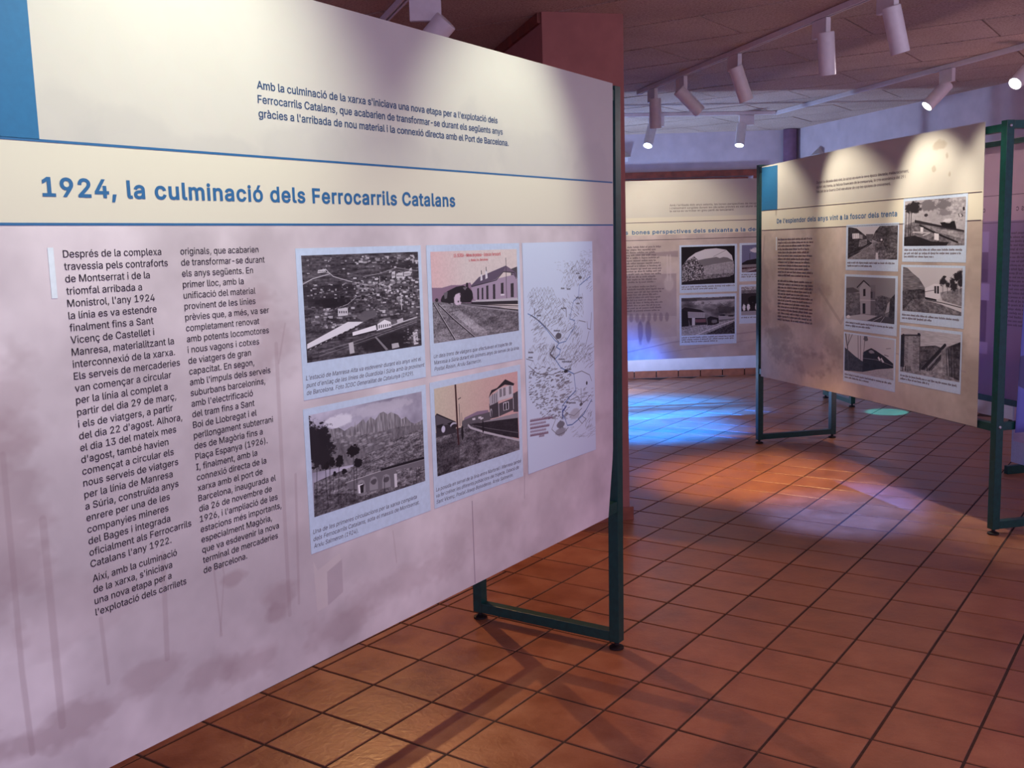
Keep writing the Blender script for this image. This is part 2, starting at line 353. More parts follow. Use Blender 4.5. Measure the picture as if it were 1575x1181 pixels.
def pic_mountain():
    P = Pic(640, 376, (.66, .63, .70), [(65, 245), (1060, 38), (1080, 833), (100, 1158)], 8)
    n = P.noise(6, 5, 4); P.a += ((n-.5)*.35)[..., None]; P.blob(320, 300, 130, 60, (.9, .88, .92), .8, .5); P.blob(700, 180, 300, 60, (.78, .75, .8), .6)
    t = P.noise(40, 12, 4, .7); sv = P.noise(120, 10, 2)
    ridge = [(270, 370), (330, 355), (380, 385), (440, 345), (468, 350), (472, 300), (480, 340), (515, 310), (545, 280), (570, 315), (612, 262), (650, 290), (690, 230), (725, 215), (760, 240), (790, 220), (850, 245), (880, 285), (920, 262), (960, 310), (1000, 325), (1075, 285)]
    P.poly(ridge+[(1075, 620), (90, 700), (90, 430), (200, 350)], g3(.50), 1, sv, .42)
    P.poly([(270, 440), (500, 430), (700, 390), (860, 350), (1075, 330), (1075, 560), (90, 760), (90, 450)], g3(.42), .9, t, .4)
    for k in range(40): x = P.rs.uniform(280, 780); y = P.rs.uniform(400, 520); P.blob(x, y, 18, 10, g3(.68), .5, .8)
    t2 = soften(P, (14, 30))
    P.poly([(560, 600), (700, 540), (870, 440), (1075, 360), (1080, 860), (100, 1160), (100, 850), (300, 760), (480, 690)], g3(.40), 1, t2, 1.0)
    for k in range(70):
        x = P.rs.uniform(500, 1070); y = P.rs.uniform(430, 760); L_ = P.rs.uniform(20, 80); P.line([(x, y), (x+L_, y-L_*.45)], 2, g3(P.rs.choice([.15, .7])), .6)
    P.poly([(380, 850), (700, 740), (1080, 640), (1080, 700), (830, 730), (830, 880), (600, 930), (430, 900)], g3(.42))
    for cx, cy in ((740, 830), (630, 850), (520, 880)):
        P.poly([(cx-38, cy+70), (cx-38, cy), (cx-25, cy-45), (cx, cy-60), (cx+25, cy-50), (cx+36, cy-5), (cx+36, cy+55)], g3(.55)); P.blob(cx, cy-10, 26, 26, g3(.25), .8)
    P.line([(380, 850), (700, 740), (1080, 615)], 3, g3(.7)); P.line([(700, 735), (1080, 625)], 10, g3(.09)); P.line([(700, 745), (1080, 640)], 2, g3(.6))
    P.poly([(808, 770), (832, 765), (835, 885), (812, 892)], g3(.8)); P.poly([(490, 870), (535, 855), (538, 940), (495, 945)], g3(.92)); P.poly([(507, 875), (538, 862), (538, 938), (512, 942)], g3(.12))
    P.poly([(100, 960), (400, 940), (600, 990), (110, 1160)], g3(.28), .8, t2, .7); P.poly([(600, 960), (1080, 830), (1080, 860), (500, 1040)], g3(.3), .6, t2, .6)
    P.blob(160, 470, 120, 150, g3(.11), 1, .6, 30, .2); P.blob(180, 620, 110, 110, g3(.12), 1, .9, 30, .2); P.blob(95, 480, 60, 200, g3(.13), 1, .8, 30)
    for x, y, r1, r2 in ((455, 563, 55, 58), (492, 668, 36, 44), (330, 655, 40, 55), (370, 745, 26, 26), (285, 770, 16, 24), (210, 700, 30, 40), (265, 660, 30, 40)): P.blob(x, y, r1, r2, g3(.07), 1, .55, 30, .15)
    for pts in (((455, 610), (456, 950)), ((482, 700), (480, 850)), ((325, 700), (318, 930)), ((205, 650), (210, 900), (225, 1060)), ((245, 680), (240, 980)), ((275, 790), (272, 930)), ((130, 720), (122, 1080)), ((722, 790), (724, 930)), ((1005, 720), (1005, 850))): P.line(pts, 2.5, g3(.12))
    return P.image('print_mountain')

def pic_halt():
    P = Pic(512, 310, (.80, .74, .66), [(53, 243), (897, 70), (903, 858), (83, 1135)], 9)
    P.a = P.a*(1-(P.X/P.w)[..., None]*np.array([-.04, .12, .02])); P.a += ((P.noise(90, 60, 2)-.5)*.05)[..., None]
    P.poly([(360, 540), (490, 475), (600, 460), (620, 600), (340, 620)], (.55, .46, .54)); P.poly([(340, 570), (460, 520), (620, 480), (620, 620), (330, 640)], g3(.36))
    for x, y in ((440, 545), (500, 530), (520, 540)): P.poly([(x, y), (x+30, y-6), (x+30, y+16), (x, y+20)], g3(.8))
    t = soften(P, (10, 20))
    P.poly([(60, 700), (320, 640), (420, 600), (905, 760), (905, 870), (80, 1140)], g3(.34), 1, t, .8); P.poly([(560, 740), (905, 770), (905, 860), (500, 960)], g3(.48), .5, t, .4)
    P.poly([(70, 800), (330, 700), (300, 1000), (90, 1130)], g3(.22), .7, t, .5)
    P.poly([(500, 590), (893, 490), (895, 545), (540, 600)], g3(.58)); P.poly([(430, 600), (893, 540), (897, 745), (560, 680)], g3(.17), 1, t, .2)
    P.line([(400, 615), (420, 640), (560, 685), (900, 765)], 8, g3(.72)); P.line([(470, 620), (620, 650), (900, 690)], 2, g3(.45))
    P.poly([(60, 525), (80, 495), (270, 580), (275, 690), (75, 720)], g3(.33)); P.poly([(62, 530), (80, 495), (275, 580), (272, 590), (80, 510)], g3(.15)); P.poly([(75, 640), (150, 615), (270, 600), (275, 690), (80, 740)], g3(.2)); P.poly([(75, 620), (150, 600), (120, 650), (80, 640)], g3(.1))
    P.blob(145, 655, 22, 40, (.78, .76, .84), 1, .1); P.blob(250, 610, 40, 28, (.76, .74, .8), 1, .1); P.blob(255, 625, 34, 26, g3(.15), 1, .1)
    P.poly([(185, 600), (245, 575), (215, 615)], g3(.08))
    P.poly([(845, 300), (897, 270), (897, 480), (850, 480)], g3(.3))
    P.poly([(700, 400), (850, 340), (852, 460), (700, 530)], g3(.30)); P.poly([(610, 400), (700, 370), (702, 530), (620, 550)], g3(.25))
    P.poly([(700, 250), (850, 200), (850, 330), (700, 370)], g3(.78)); P.poly([(612, 330), (700, 270), (700, 380), (615, 420)], g3(.66))
    P.poly([(605, 340), (635, 260), (690, 240), (775, 150), (865, 195), (855, 215), (770, 205), (690, 255), (640, 290)], g3(.16))
    for x in (715, 752, 810): P.poly([(x, 250-(x-715)*.3), (x+24, 243-(x-715)*.3), (x+24, 325-(x-715)*.3), (x, 335-(x-715)*.3)], g3(.5))
    P.poly([(750, 390), (805, 375), (805, 455), (752, 470)], g3(.85)); P.poly([(757, 395), (775, 390), (775, 460), (757, 465)], g3(.12)); P.poly([(782, 388), (799, 383), (799, 450), (782, 458)], g3(.12))
    for x in (645, 665, 685): P.line([(x, 300), (x, 390)], 3, g3(.3))
    P.blob(628, 490, 14, 50, g3(.7), 1, .1); P.blob(630, 500, 9, 42, g3(.3), 1, .1); P.line([(705, 400), (707, 525)], 3, g3(.8)); P.line([(850, 340), (852, 450)], 3, g3(.8))
    P.line([(272, 205), (290, 650), (300, 805)], 9, (.24, .10, .12)); P.line([(308, 400), (316, 620)], 3, g3(.3)); P.line([(332, 490), (334, 600)], 2, g3(.3)); P.line([(300, 350), (325, 335)], 3, g3(.2))
    P.blob(337, 690, 14, 80, g3(.1), 1, .3); P.blob(545, 630, 10, 75, g3(.1), 1, .3); P.blob(543, 560, 8, 12, g3(.25), 1, .1)
    return P.image('print_halt')

def pic_map():
    P = Pic(420, 560, (.80, .84, .92), [(13, 26), (709, 6.6), (742, 2107), (46, 2370)], 10)
    I = g3(.30); n = P.rs
    def scr(box_, k, L, ang, al=.7, wd=1.1):
        for _ in range(k):
            x = n.uniform(box_[0], box_[2]); y = n.uniform(box_[1], box_[3]); a = ang+n.uniform(-.35, .35); l = L*n.uniform(.4, 1.3)
            P.line([(x, y), (x+l*math.cos(a), y-l*math.sin(a))], wd, I, al)
    def peaks(x0, x1, y, k, h):
        xs = np.linspace(x0, x1, k*2+1); P.line([(x, y-(h*n.uniform(.5, 1.1) if i % 2 else 0)+n.uniform(-6, 6)) for i, x in enumerate(xs)], 1.0, I, .5)
    for y, x0, x1, k in ((230, 540, 690, 4), (300, 450, 600, 4), (370, 440, 690, 7), (450, 420, 560, 4), (530, 90, 330, 9), (590, 70, 300, 8), (660, 80, 330, 8), (740, 150, 400, 7), (580, 550, 620, 3), (660, 550, 620, 3), (820, 200, 400, 6), (880, 420, 560, 5), (1170, 450, 700, 7), (1210, 420, 690, 7), (1110, 60, 230, 5), (260, 430, 690, 5), (330, 420, 690, 5), (410, 400, 600, 4), (500, 100, 320, 6), (560, 60, 350, 6), (620, 60, 400, 6), (700, 70, 430, 6), (780, 180, 430, 5), (620, 540, 620, 3), (700, 540, 620, 3), (1090, 80, 250, 3), (1140, 420, 700, 5), (1080, 420, 560, 3), (1250, 80, 330, 5)): peaks(x0, x1, y, k, 62)
    scr((430, 230, 690, 500), 60, 36, .9, .6); scr((330, 200, 690, 320), 50, 14, 0, .35, .8); scr((580, 90, 690, 230), 40, 20, 0, .3, .8)
    scr((80, 560, 380, 900), 110, 45, .85, .6); scr((420, 560, 620, 760), 50, 36, 2.2, .6); scr((360, 760, 560, 1000), 60, 45, .9, .6); scr((90, 870, 240, 1080), 40, 46, .9, .5)
    scr((150, 1050, 420, 1250), 90, 44, 1.2, .6); scr((420, 1040, 690, 1280), 80, 55, .9, .55); scr((500, 900, 600, 1120), 40, 40, 1.3, .5)
    for _ in range(420):
        x = n.uniform(60, 480); y = n.uniform(1260, 1800)
        if y-1260 > 1.55*(x+140): continue
        P.line([(x, y), (x+n.uniform(6, 26), y-n.uniform(0, 14))], 1.6, I, n.uniform(.5, .95))
    for _ in range(26):
        x = n.uniform(80, 460); y = n.uniform(1300, 1790)
        if y-1260 > 1.4*(x+100): continue
        P.blob(x, y, 22, 14, g3(.42), .6, .8)
    B = (.30, .40, .62)
    P.line([(60, 725), (130, 760), (230, 860), (330, 990), (370, 1020)], 2.2, B, .9); P.line([(90, 740), (180, 800), (260, 880), (370, 1010)], 2.2, I, .9)
    P.line([(370, 1020), (440, 1000), (500, 900), (530, 860), (530, 790), (480, 775), (520, 600), (570, 550), (580, 440), (690, 350)], 2, B, .9)
    P.line([(370, 1020), (345, 1060), (385, 1085), (375, 1130), (330, 1180), (390, 1270), (480, 1310), (520, 1330), (530, 1430), (540, 1500), (480, 1560), (430, 1620), (400, 1660), (400, 1740), (430, 1800), (450, 1860), (500, 1850), (560, 1800), (620, 1740), (700, 1590)], 2.6, B, .95)
    P.line([(440, 1660), (400, 1720), (405, 1790)], 5, (.2, .25, .5), .9)
    for pts in (((60, 1250), (150, 1330), (300, 1340), (390, 1300)), ((520, 1330), (600, 1300), (680, 1340), (700, 1400)), ((480, 1600), (560, 1560), (600, 1640), (640, 1600), (690, 1540)), ((420, 1700), (450, 1740), (520, 1760), (600, 1680)), ((640, 1700), (560, 1790), (600, 1840), (640, 1790), (600, 1760)), ((330, 1800), (290, 1900), (350, 1960), (420, 1930), (460, 1880)), ((40, 1180), (110, 1200)), ((575, 790), (640, 805)), ((700, 710), (690, 880), (660, 870), (655, 800)), ((675, 900), (630, 1080))): P.line(pts, 1.5, I, .9)
    P.blob(590, 1640, 18, 20, g3(.25), .8); P.line([(592, 1480), (594, 1620)], 2, I); P.blob(650, 1420, 10, 22, g3(.2), .9); P.blob(380, 1850, 50, 40, g3(.3), .7, .8); P.blob(380, 1920, 70, 50, g3(.42), .6, .6); P.blob(520, 1740, 60, 60, g3(.6), .5, .4)
    scr((440, 1470, 700, 1620), 70, 26, .3, .5); scr((480, 1880, 700, 1990), 26, 60, .5, .3); scr((620, 1720, 700, 1900), 30, 34, 1.2, .6)
    P.blob(440, 1300, 26, 18, g3(.12), .9); P.blob(360, 945, 30, 26, g3(.25), .8, .7); P.line([(128, 670), (128, 740)], 3, I); P.blob(590, 360, 20, 20, g3(.3), .8); P.line([(445, 680), (448, 750)], 3, I)
    P.line([(325, 1050), (280, 1130), (330, 1180)], 4, g3(.2), .8); scr((270, 1060, 340, 1180), 30, 40, 1.5, .8)
    for x0, x1, y in ((396, 438, 470), (455, 495, 476), (548, 618, 562), (395, 455, 668), (150, 195, 742), (320, 385, 893), (60, 120, 1113), (60, 110, 1165), (548, 590, 322), (365, 430, 1180), (400, 500, 1205), (450, 500, 1280), (440, 540, 1625), (548, 585, 620)):
        for k in range(int((x1-x0)/9)): P.line([(x0+9*k, y+6), (x0+9*k+3, y-6), (x0+9*k+6, y+5)], 1.6, g3(.18), .95)
    for x0, x1, y, wd in ((70, 310, 1812, 2.4), (68, 240, 1850, 1.6), (70, 270, 1888, 2.4), (70, 240, 1925, 1.6), (70, 260, 1962, 2.4), (160, 215, 1985, 1.8)):
        for k in range(int((x1-x0)/11)): xx = x0+11*k; yy = y-.18*(xx-70); P.line([(xx, yy+12), (xx+4, yy-9), (xx+7, yy+9)], wd, (.42, .25, .32), .95)
    return P.image('print_route_map')

def pic_b2(kind):
    q = {'a': ([(115, 415), (702, 400), (690, 800), (107, 800)], 11), 'b': ([(785, 115), (1505, 65), (1482, 637), (772, 645)], 12), 'c': ([(70, 138), (500, 155), (487, 555), (63, 510)], 13),
         'd': ([(562, 62), (1078, 70), (1065, 482), (550, 440)], 14), 'e': ([(60, 645), (483, 680), (480, 1040), (55, 960)], 15), 'f': ([(540, 590), (1055, 635), (1040, 1052), (535, 960)], 16)}[kind]
    P = Pic(300, 180, g3(.66), q[0], q[1]); t = .6*P.noise(9, 12, 5, .75)+.4*P.noise(40, 26, 2); t2 = P.noise(12, 60, 3, .7)
    if kind == 'a':
        P.poly([(100, 400), (710, 400), (710, 520), (100, 520)], g3(.78)); P.poly([(440, 470), (500, 400), (705, 395), (705, 600), (520, 620), (400, 560)], g3(.28), 1, t, .7)
        P.poly([(105, 405), (220, 430), (330, 520), (400, 620), (105, 800)], g3(.2), 1, t, .6); P.poly([(330, 500), (420, 500), (400, 590), (340, 560)], g3(.36), 1, t, .3)
        P.poly([(165, 490), (250, 488), (252, 550), (168, 555)], g3(.9)); P.poly([(250, 500), (290, 510), (290, 560), (252, 552)], g3(.6)); P.poly([(250, 570), (340, 560), (340, 640), (240, 650)], g3(.45), 1, t, .8)
        for k in range(4): P.line([(180+22*k, 495), (180+22*k, 548)], 2, g3(.3))
        P.poly([(105, 800), (420, 590), (560, 600), (700, 760), (700, 805)], g3(.5), 1, t, .5); P.poly([(430, 620), (520, 600), (600, 805), (440, 805)], g3(.35), .8, t, .9)
        P.poly([(520, 590), (700, 600), (700, 800), (600, 805)], g3(.3), .9, t, .8); P.poly([(445, 720), (470, 720), (475, 800), (440, 800)], g3(.85)); P.blob(510, 568, 14, 16, g3(.88))
        P.line([(110, 740), (250, 680), (390, 600)], 6, g3(.1)); P.line([(110, 780), (300, 690), (400, 605)], 4, g3(.12)); P.line([(150, 790), (400, 620)], 2, g3(.75))
    if kind == 'b':
        P.a += ((t-.5)*.2)[..., None]; P.blob(1070, 170, 110, 70, g3(.4), .9, .6); P.blob(1230, 150, 110, 80, g3(.42), .9, .7); P.blob(1250, 250, 80, 40, g3(.45), .8, .7)
        P.poly([(1330, 90), (1510, 80), (1490, 330), (1390, 380), (1330, 200)], g3(.62), .8, t, .7); P.poly([(780, 400), (930, 340), (1480, 460), (1480, 640), (770, 645)], g3(.42), 1, t, .7)
        P.poly([(900, 335), (1480, 460), (1480, 480), (900, 370)], g3(.15)); P.poly([(1200, 370), (1370, 350), (1390, 440), (1230, 420)], g3(.08)); P.poly([(1100, 430), (1480, 490), (1480, 560), (1150, 480)], g3(.62), .8, t, .5)
        P.line([(960, 400), (1140, 490), (1400, 600)], 7, g3(.1)); P.poly([(968, 420), (1003, 425), (1000, 500), (968, 495)], g3(.85)); P.poly([(1130, 490), (1185, 500), (1182, 580), (1130, 570)], g3(.88)); P.line([(880, 480), (1080, 490), (1000, 520)], 5, g3(.72))
        P.poly([(775, 540), (900, 520), (1100, 590), (1300, 600), (1270, 640), (775, 645)], g3(.1), 1, t, .2); P.blob(880, 190, 105, 80, g3(.12), 1, .5, 20)
        for x in (800, 835, 860): P.line([(x, 250), (x-10, 530)], 3, g3(.15))
        P.blob(1030, 280, 25, 20, g3(.2)); P.line([(1415, 270), (1425, 300)], 3, g3(.1)); P.line([(1450, 270), (1465, 290), (1455, 300)], 3, g3(.1)); P.blob(1475, 205, 14, 24, g3(.15)); P.blob(1290, 345, 60, 30, g3(.85), .8, .9)
    if kind == 'c':
        P.a[:] = g3(.5); P.poly([(60, 240), (130, 235), (190, 270), (60, 300)], g3(.3)); P.poly([(65, 280), (190, 290), (190, 500), (60, 500)], g3(.36), 1, t, .5); P.poly([(320, 320), (380, 305), (500, 340), (500, 540), (320, 500)], g3(.34), 1, t, .6)
        P.poly([(185, 240), (225, 185), (285, 235), (285, 470), (195, 465)], g3(.62)); P.poly([(285, 230), (325, 260), (318, 480), (280, 475)], g3(.4)); P.line([(165, 235), (223, 175), (300, 245)], 5, g3(.1)); P.poly([(270, 215), (325, 215), (325, 275), (300, 265)], g3(.45))
        P.poly([(218, 250), (238, 248), (238, 310), (218, 312)], g3(.1)); P.poly([(212, 375), (236, 375), (236, 465), (212, 465)], g3(.1)); P.poly([(283, 270), (300, 275), (298, 330), (283, 330)], g3(.2)); P.line([(190, 345), (320, 350)], 2, g3(.8))
        P.poly([(60, 490), (200, 470), (340, 485), (250, 525), (63, 515)], g3(.68)); P.poly([(250, 525), (350, 485), (490, 500), (490, 560)], g3(.25)); P.line([(300, 530), (380, 490)], 2, g3(.7)); P.line([(360, 550), (400, 495)], 2, g3(.7)); P.poly([(430, 380), (470, 330), (440, 450), (410, 460)], g3(.7), .8); P.poly([(450, 340), (497, 290), (495, 520), (440, 500)], g3(.2), 1, t, .5); P.blob(85, 490, 18, 14, g3(.85))
    if kind == 'd':
        P.a[:] = g3(.76); P.poly([(560, 60), (600, 70), (640, 110), (700, 160), (750, 240), (750, 440), (555, 440)], g3(.42), 1, t2, .3); P.poly([(555, 270), (620, 260), (700, 250), (750, 260), (760, 460), (555, 440)], g3(.25), 1, t, .7)
        P.poly([(550, 440), (640, 340), (760, 330), (860, 360), (1065, 430), (1065, 490), (555, 450)], g3(.42), 1, t, .7); P.poly([(755, 330), (880, 355), (1065, 425), (1065, 450), (880, 380), (755, 350)], g3(.78)); P.line([(760, 345), (900, 370), (1065, 410)], 3, g3(.15))
        P.poly([(750, 245), (830, 205), (880, 210), (882, 330), (850, 345), (752, 320)], g3(.84)); P.poly([(752, 320), (850, 340), (850, 355), (752, 338)], g3(.1)); P.poly([(832, 225), (848, 225), (848, 290), (832, 285)], g3(.15)); P.poly([(855, 225), (872, 225), (872, 290), (855, 290)], g3(.15)); P.line([(752, 275), (830, 260)], 2, g3(.3))
        P.poly([(880, 280), (1075, 240), (1070, 400), (900, 350)], g3(.52), 1, t, .5)
        for x, y, r in ((905, 190, 28), (917, 152, 16), (945, 210, 26), (990, 190, 30), (1020, 150, 30), (1050, 120, 34), (1060, 190, 30), (1000, 230, 30)): P.blob(x, y, r, r*1.4, g3(.12), 1, .8, 16, .3)
        for x in (905, 945, 990, 1030, 1060): P.line([(x, 200), (x, 290)], 2, g3(.2))
    if kind == 'e':
        P.a[:] = g3(.74); P.poly([(55, 760), (150, 840), (210, 880), (210, 970), (55, 960)], g3(.2), 1, t, .3); P.poly([(210, 800), (240, 780), (280, 760), (320, 780), (400, 830), (475, 890), (475, 930), (330, 945), (205, 970)], g3(.1), 1, t, .15)
        for pts in (((90, 960), (80, 760), (65, 650)), ((80, 750), (120, 650)), ((85, 740), (95, 650)), ((215, 820), (225, 670)), ((168, 660), (170, 860)), ((188, 660), (190, 860))): P.line(pts, 6 if pts[0] == (90, 960) else 3, g3(.28))
        P.blob(232, 680, 16, 26, g3(.3), .8, .9); P.blob(280, 790, 26, 20, g3(.6), .9); P.poly([(345, 830), (365, 860), (350, 870), (335, 840)], g3(.8)); P.poly([(370, 840), (395, 880), (380, 885), (362, 850)], g3(.8)); P.blob(240, 910, 26, 20, g3(.04)); P.blob(310, 915, 20, 18, g3(.04))
        P.poly([(205, 970), (470, 930), (478, 1040), (60, 965)], g3(.66), 1, t, .2); P.line([(410, 760), (450, 755)], 2, g3(.3)); P.line([(395, 815), (430, 825)], 3, g3(.3)); P.line([(210, 850), (330, 860), (470, 910)], 2, g3(.55))
    if kind == 'f':
        P.a[:] = g3(.70); P.a += ((t2-.5)*.15)[..., None]; P.poly([(700, 745), (830, 735), (900, 760), (1050, 700), (1050, 1060), (690, 970)], g3(.3), 1, t, .6); P.poly([(540, 650), (580, 650), (575, 960), (535, 960)], g3(.12), 1, t, .2)
        P.poly([(568, 655), (700, 655), (698, 960), (565, 945)], g3(.50), 1, P.noise(30, 40, 2), .30); P.line([(568, 655), (565, 945)], 2, g3(.2)); P.line([(699, 655), (697, 960)], 3, g3(.18)); P.poly([(600, 660), (640, 660), (636, 955), (598, 950)], g3(.66), .5); P.line([(568, 652), (700, 650)], 6, g3(.2)); P.blob(560, 648, 12, 10, g3(.1)); P.blob(690, 640, 14, 12, g3(.1))
        P.line([(720, 940), (915, 730)], 12, g3(.12)); P.line([(750, 945), (930, 745)], 4, g3(.6)); P.line([(770, 955), (935, 760)], 5, g3(.15)); P.poly([(880, 780), (930, 740), (965, 1030), (880, 1000)], g3(.5), 1, t, .5); P.poly([(800, 950), (900, 830), (890, 980)], g3(.62), .8, t, .4)
        for x in (925, 945, 965, 990): P.line([(x, 760), (x+10, 1040)], 3, g3(.15))
        P.poly([(985, 740), (1052, 700), (1048, 900), (1000, 880)], g3(.22), 1, t, .6); P.poly([(535, 920), (700, 945), (860, 960), (1042, 1040), (1040, 1060), (535, 965)], g3(.55), 1, t, .7)
        for x in (555, 580, 600, 615, 700, 760): P.line([(x, 920), (x, 955)], 4, g3(.08))
    return P.image('print_'+kind)

def pic_b3(kind):
    if kind == 'c':
        P = Pic(300, 190, g3(.07), [(465, 40), (850, 40), (850, 310), (465, 322)], 21); t = P.noise(50, 30, 3, .8)
        arch = [(470, 180), (520, 120), (570, 85), (640, 60), (720, 55), (790, 68), (830, 110), (845, 180), (842, 240), (800, 270), (700, 295), (600, 300), (520, 310), (468, 315)]
        P.poly(arch, g3(.80)); P.poly([(590, 140), (640, 130), (680, 125), (720, 118), (745, 128), (770, 120), (800, 125), (842, 150), (842, 250), (700, 290), (600, 270)], g3(.45)); P.poly([(610, 190), (700, 170), (842, 150), (845, 240), (700, 292), (600, 290)], g3(.62), .9, t, .3)
        P.poly([(470, 180), (500, 145), (560, 110), (590, 140), (630, 190), (635, 260), (600, 300), (468, 315)], g3(.42), 1, P.noise(70, 50, 2), 1.2); P.poly([(600, 250), (760, 240), (840, 235), (800, 285), (600, 300)], g3(.42), .8, t, .7); P.poly([(470, 300), (640, 280), (820, 262), (840, 310), (468, 322)], g3(.12))
        P.line([(700, 115), (790, 70)], 1.5, g3(.4)); P.line([(772, 210), (772, 250)], 2, g3(.2))
    elif kind == 'd':
        P = Pic(300, 200, g3(.42), [(465, 415), (850, 400), (850, 678), (465, 690)], 22); n = P.noise(5, 8, 4); P.a += ((n-.5)*.55)[..., None]; t = P.noise(50, 40, 3, .8)
        P.blob(700, 430, 160, 30, g3(.75), .7, .7); P.poly([(465, 420), (850, 405), (850, 420), (465, 440)], g3(.15), .6); P.blob(790, 500, 90, 30, g3(.2), .7, .5)
        P.poly([(465, 625), (640, 600), (850, 570), (850, 680), (465, 690)], g3(.5), 1, t, .5); P.poly([(465, 650), (640, 605), (850, 580), (720, 640), (600, 690), (465, 690)], g3(.66), .6, t, .4); P.poly([(640, 680), (850, 590), (850, 680)], g3(.22), 1, t, .4); P.line([(560, 690), (730, 620), (850, 575)], 4, g3(.8))
        P.poly([(465, 500), (515, 500), (515, 620), (465, 625)], g3(.10)); P.poly([(510, 512), (632, 520), (632, 560), (512, 560)], g3(.62)); P.poly([(465, 498), (490, 482), (600, 500), (635, 520), (510, 514)], g3(.13)); P.poly([(512, 560), (640, 562), (650, 610), (530, 615)], g3(.15)); P.poly([(560, 570), (640, 568), (640, 592), (565, 594)], (.45, .30, .34))
        for x in range(520, 632, 14): P.line([(x, 520), (x, 552)], 1.5, g3(.35))
        P.poly([(540, 560), (562, 560), (562, 615), (540, 615)], g3(.75)); P.poly([(650, 560), (672, 548), (730, 560), (735, 600), (700, 612), (652, 615)], g3(.12)); P.blob(700, 585, 26, 18, g3(.5), .8); P.poly([(730, 545), (850, 545), (850, 565), (735, 575)], g3(.6)); P.blob(760, 540, 24, 6, g3(.1)); P.blob(825, 545, 22, 6, g3(.1))
    elif kind == 'e':
        P = Pic(220, 180, (.42, .42, .55), None, 23); t = P.noise(40, 30, 3, .8); n = P.noise(4, 6, 4); P.blob(.45, .2, .3, .12, g3(.85), .9, .8, 8); P.blob(.6, .45, .35, .08, g3(.75), .7, .8, 8)
        P.poly([(0, .66), (.1, .56), (.3, .5), (.5, .6), (1, .62), (1, .75), (0, .75)], g3(.10)); P.poly([(0, .72), (1, .68), (1, .82), (0, .84)], g3(.5)); P.poly([(0, .82), (1, .76), (1, 1), (0, 1)], (.32, .22, .26), 1, t, .4)
        for k in range(5): P.line([(0, 1.02-.03*k), (.5+.08*k, .78)], 2, g3(.72))
        P.line([(.15, .3), (.15, .6)], 1.5, g3(.2))
    else:
        P = Pic(220, 180, g3(.16), None, 24); t = P.noise(40, 30, 3, .8); P.poly([(0, 0), (1, 0), (1, .16), (0, .16)], g3(.62), 1, t, .8); P.poly([(0, .12), (1, .1), (1, .24), (0, .24)], g3(.42), 1, t, .3)
        for x in (.25, .75): P.poly([(x-.12, .7), (x-.12, .4), (x-.06, .33), (x+.06, .33), (x+.12, .4), (x+.12, .7)], g3(.05))
        for x in np.linspace(.05, .95, 12): P.blob(x, .72, .035, .14, g3(.88 if int(x*100) % 3 else .1), 1, .4); P.blob(x, .56, .018, .03, g3(.2), 1, .2)
        P.poly([(0, .86), (1, .84), (1, 1), (0, 1)], g3(.6))
    return P.image('print_small_'+kind)

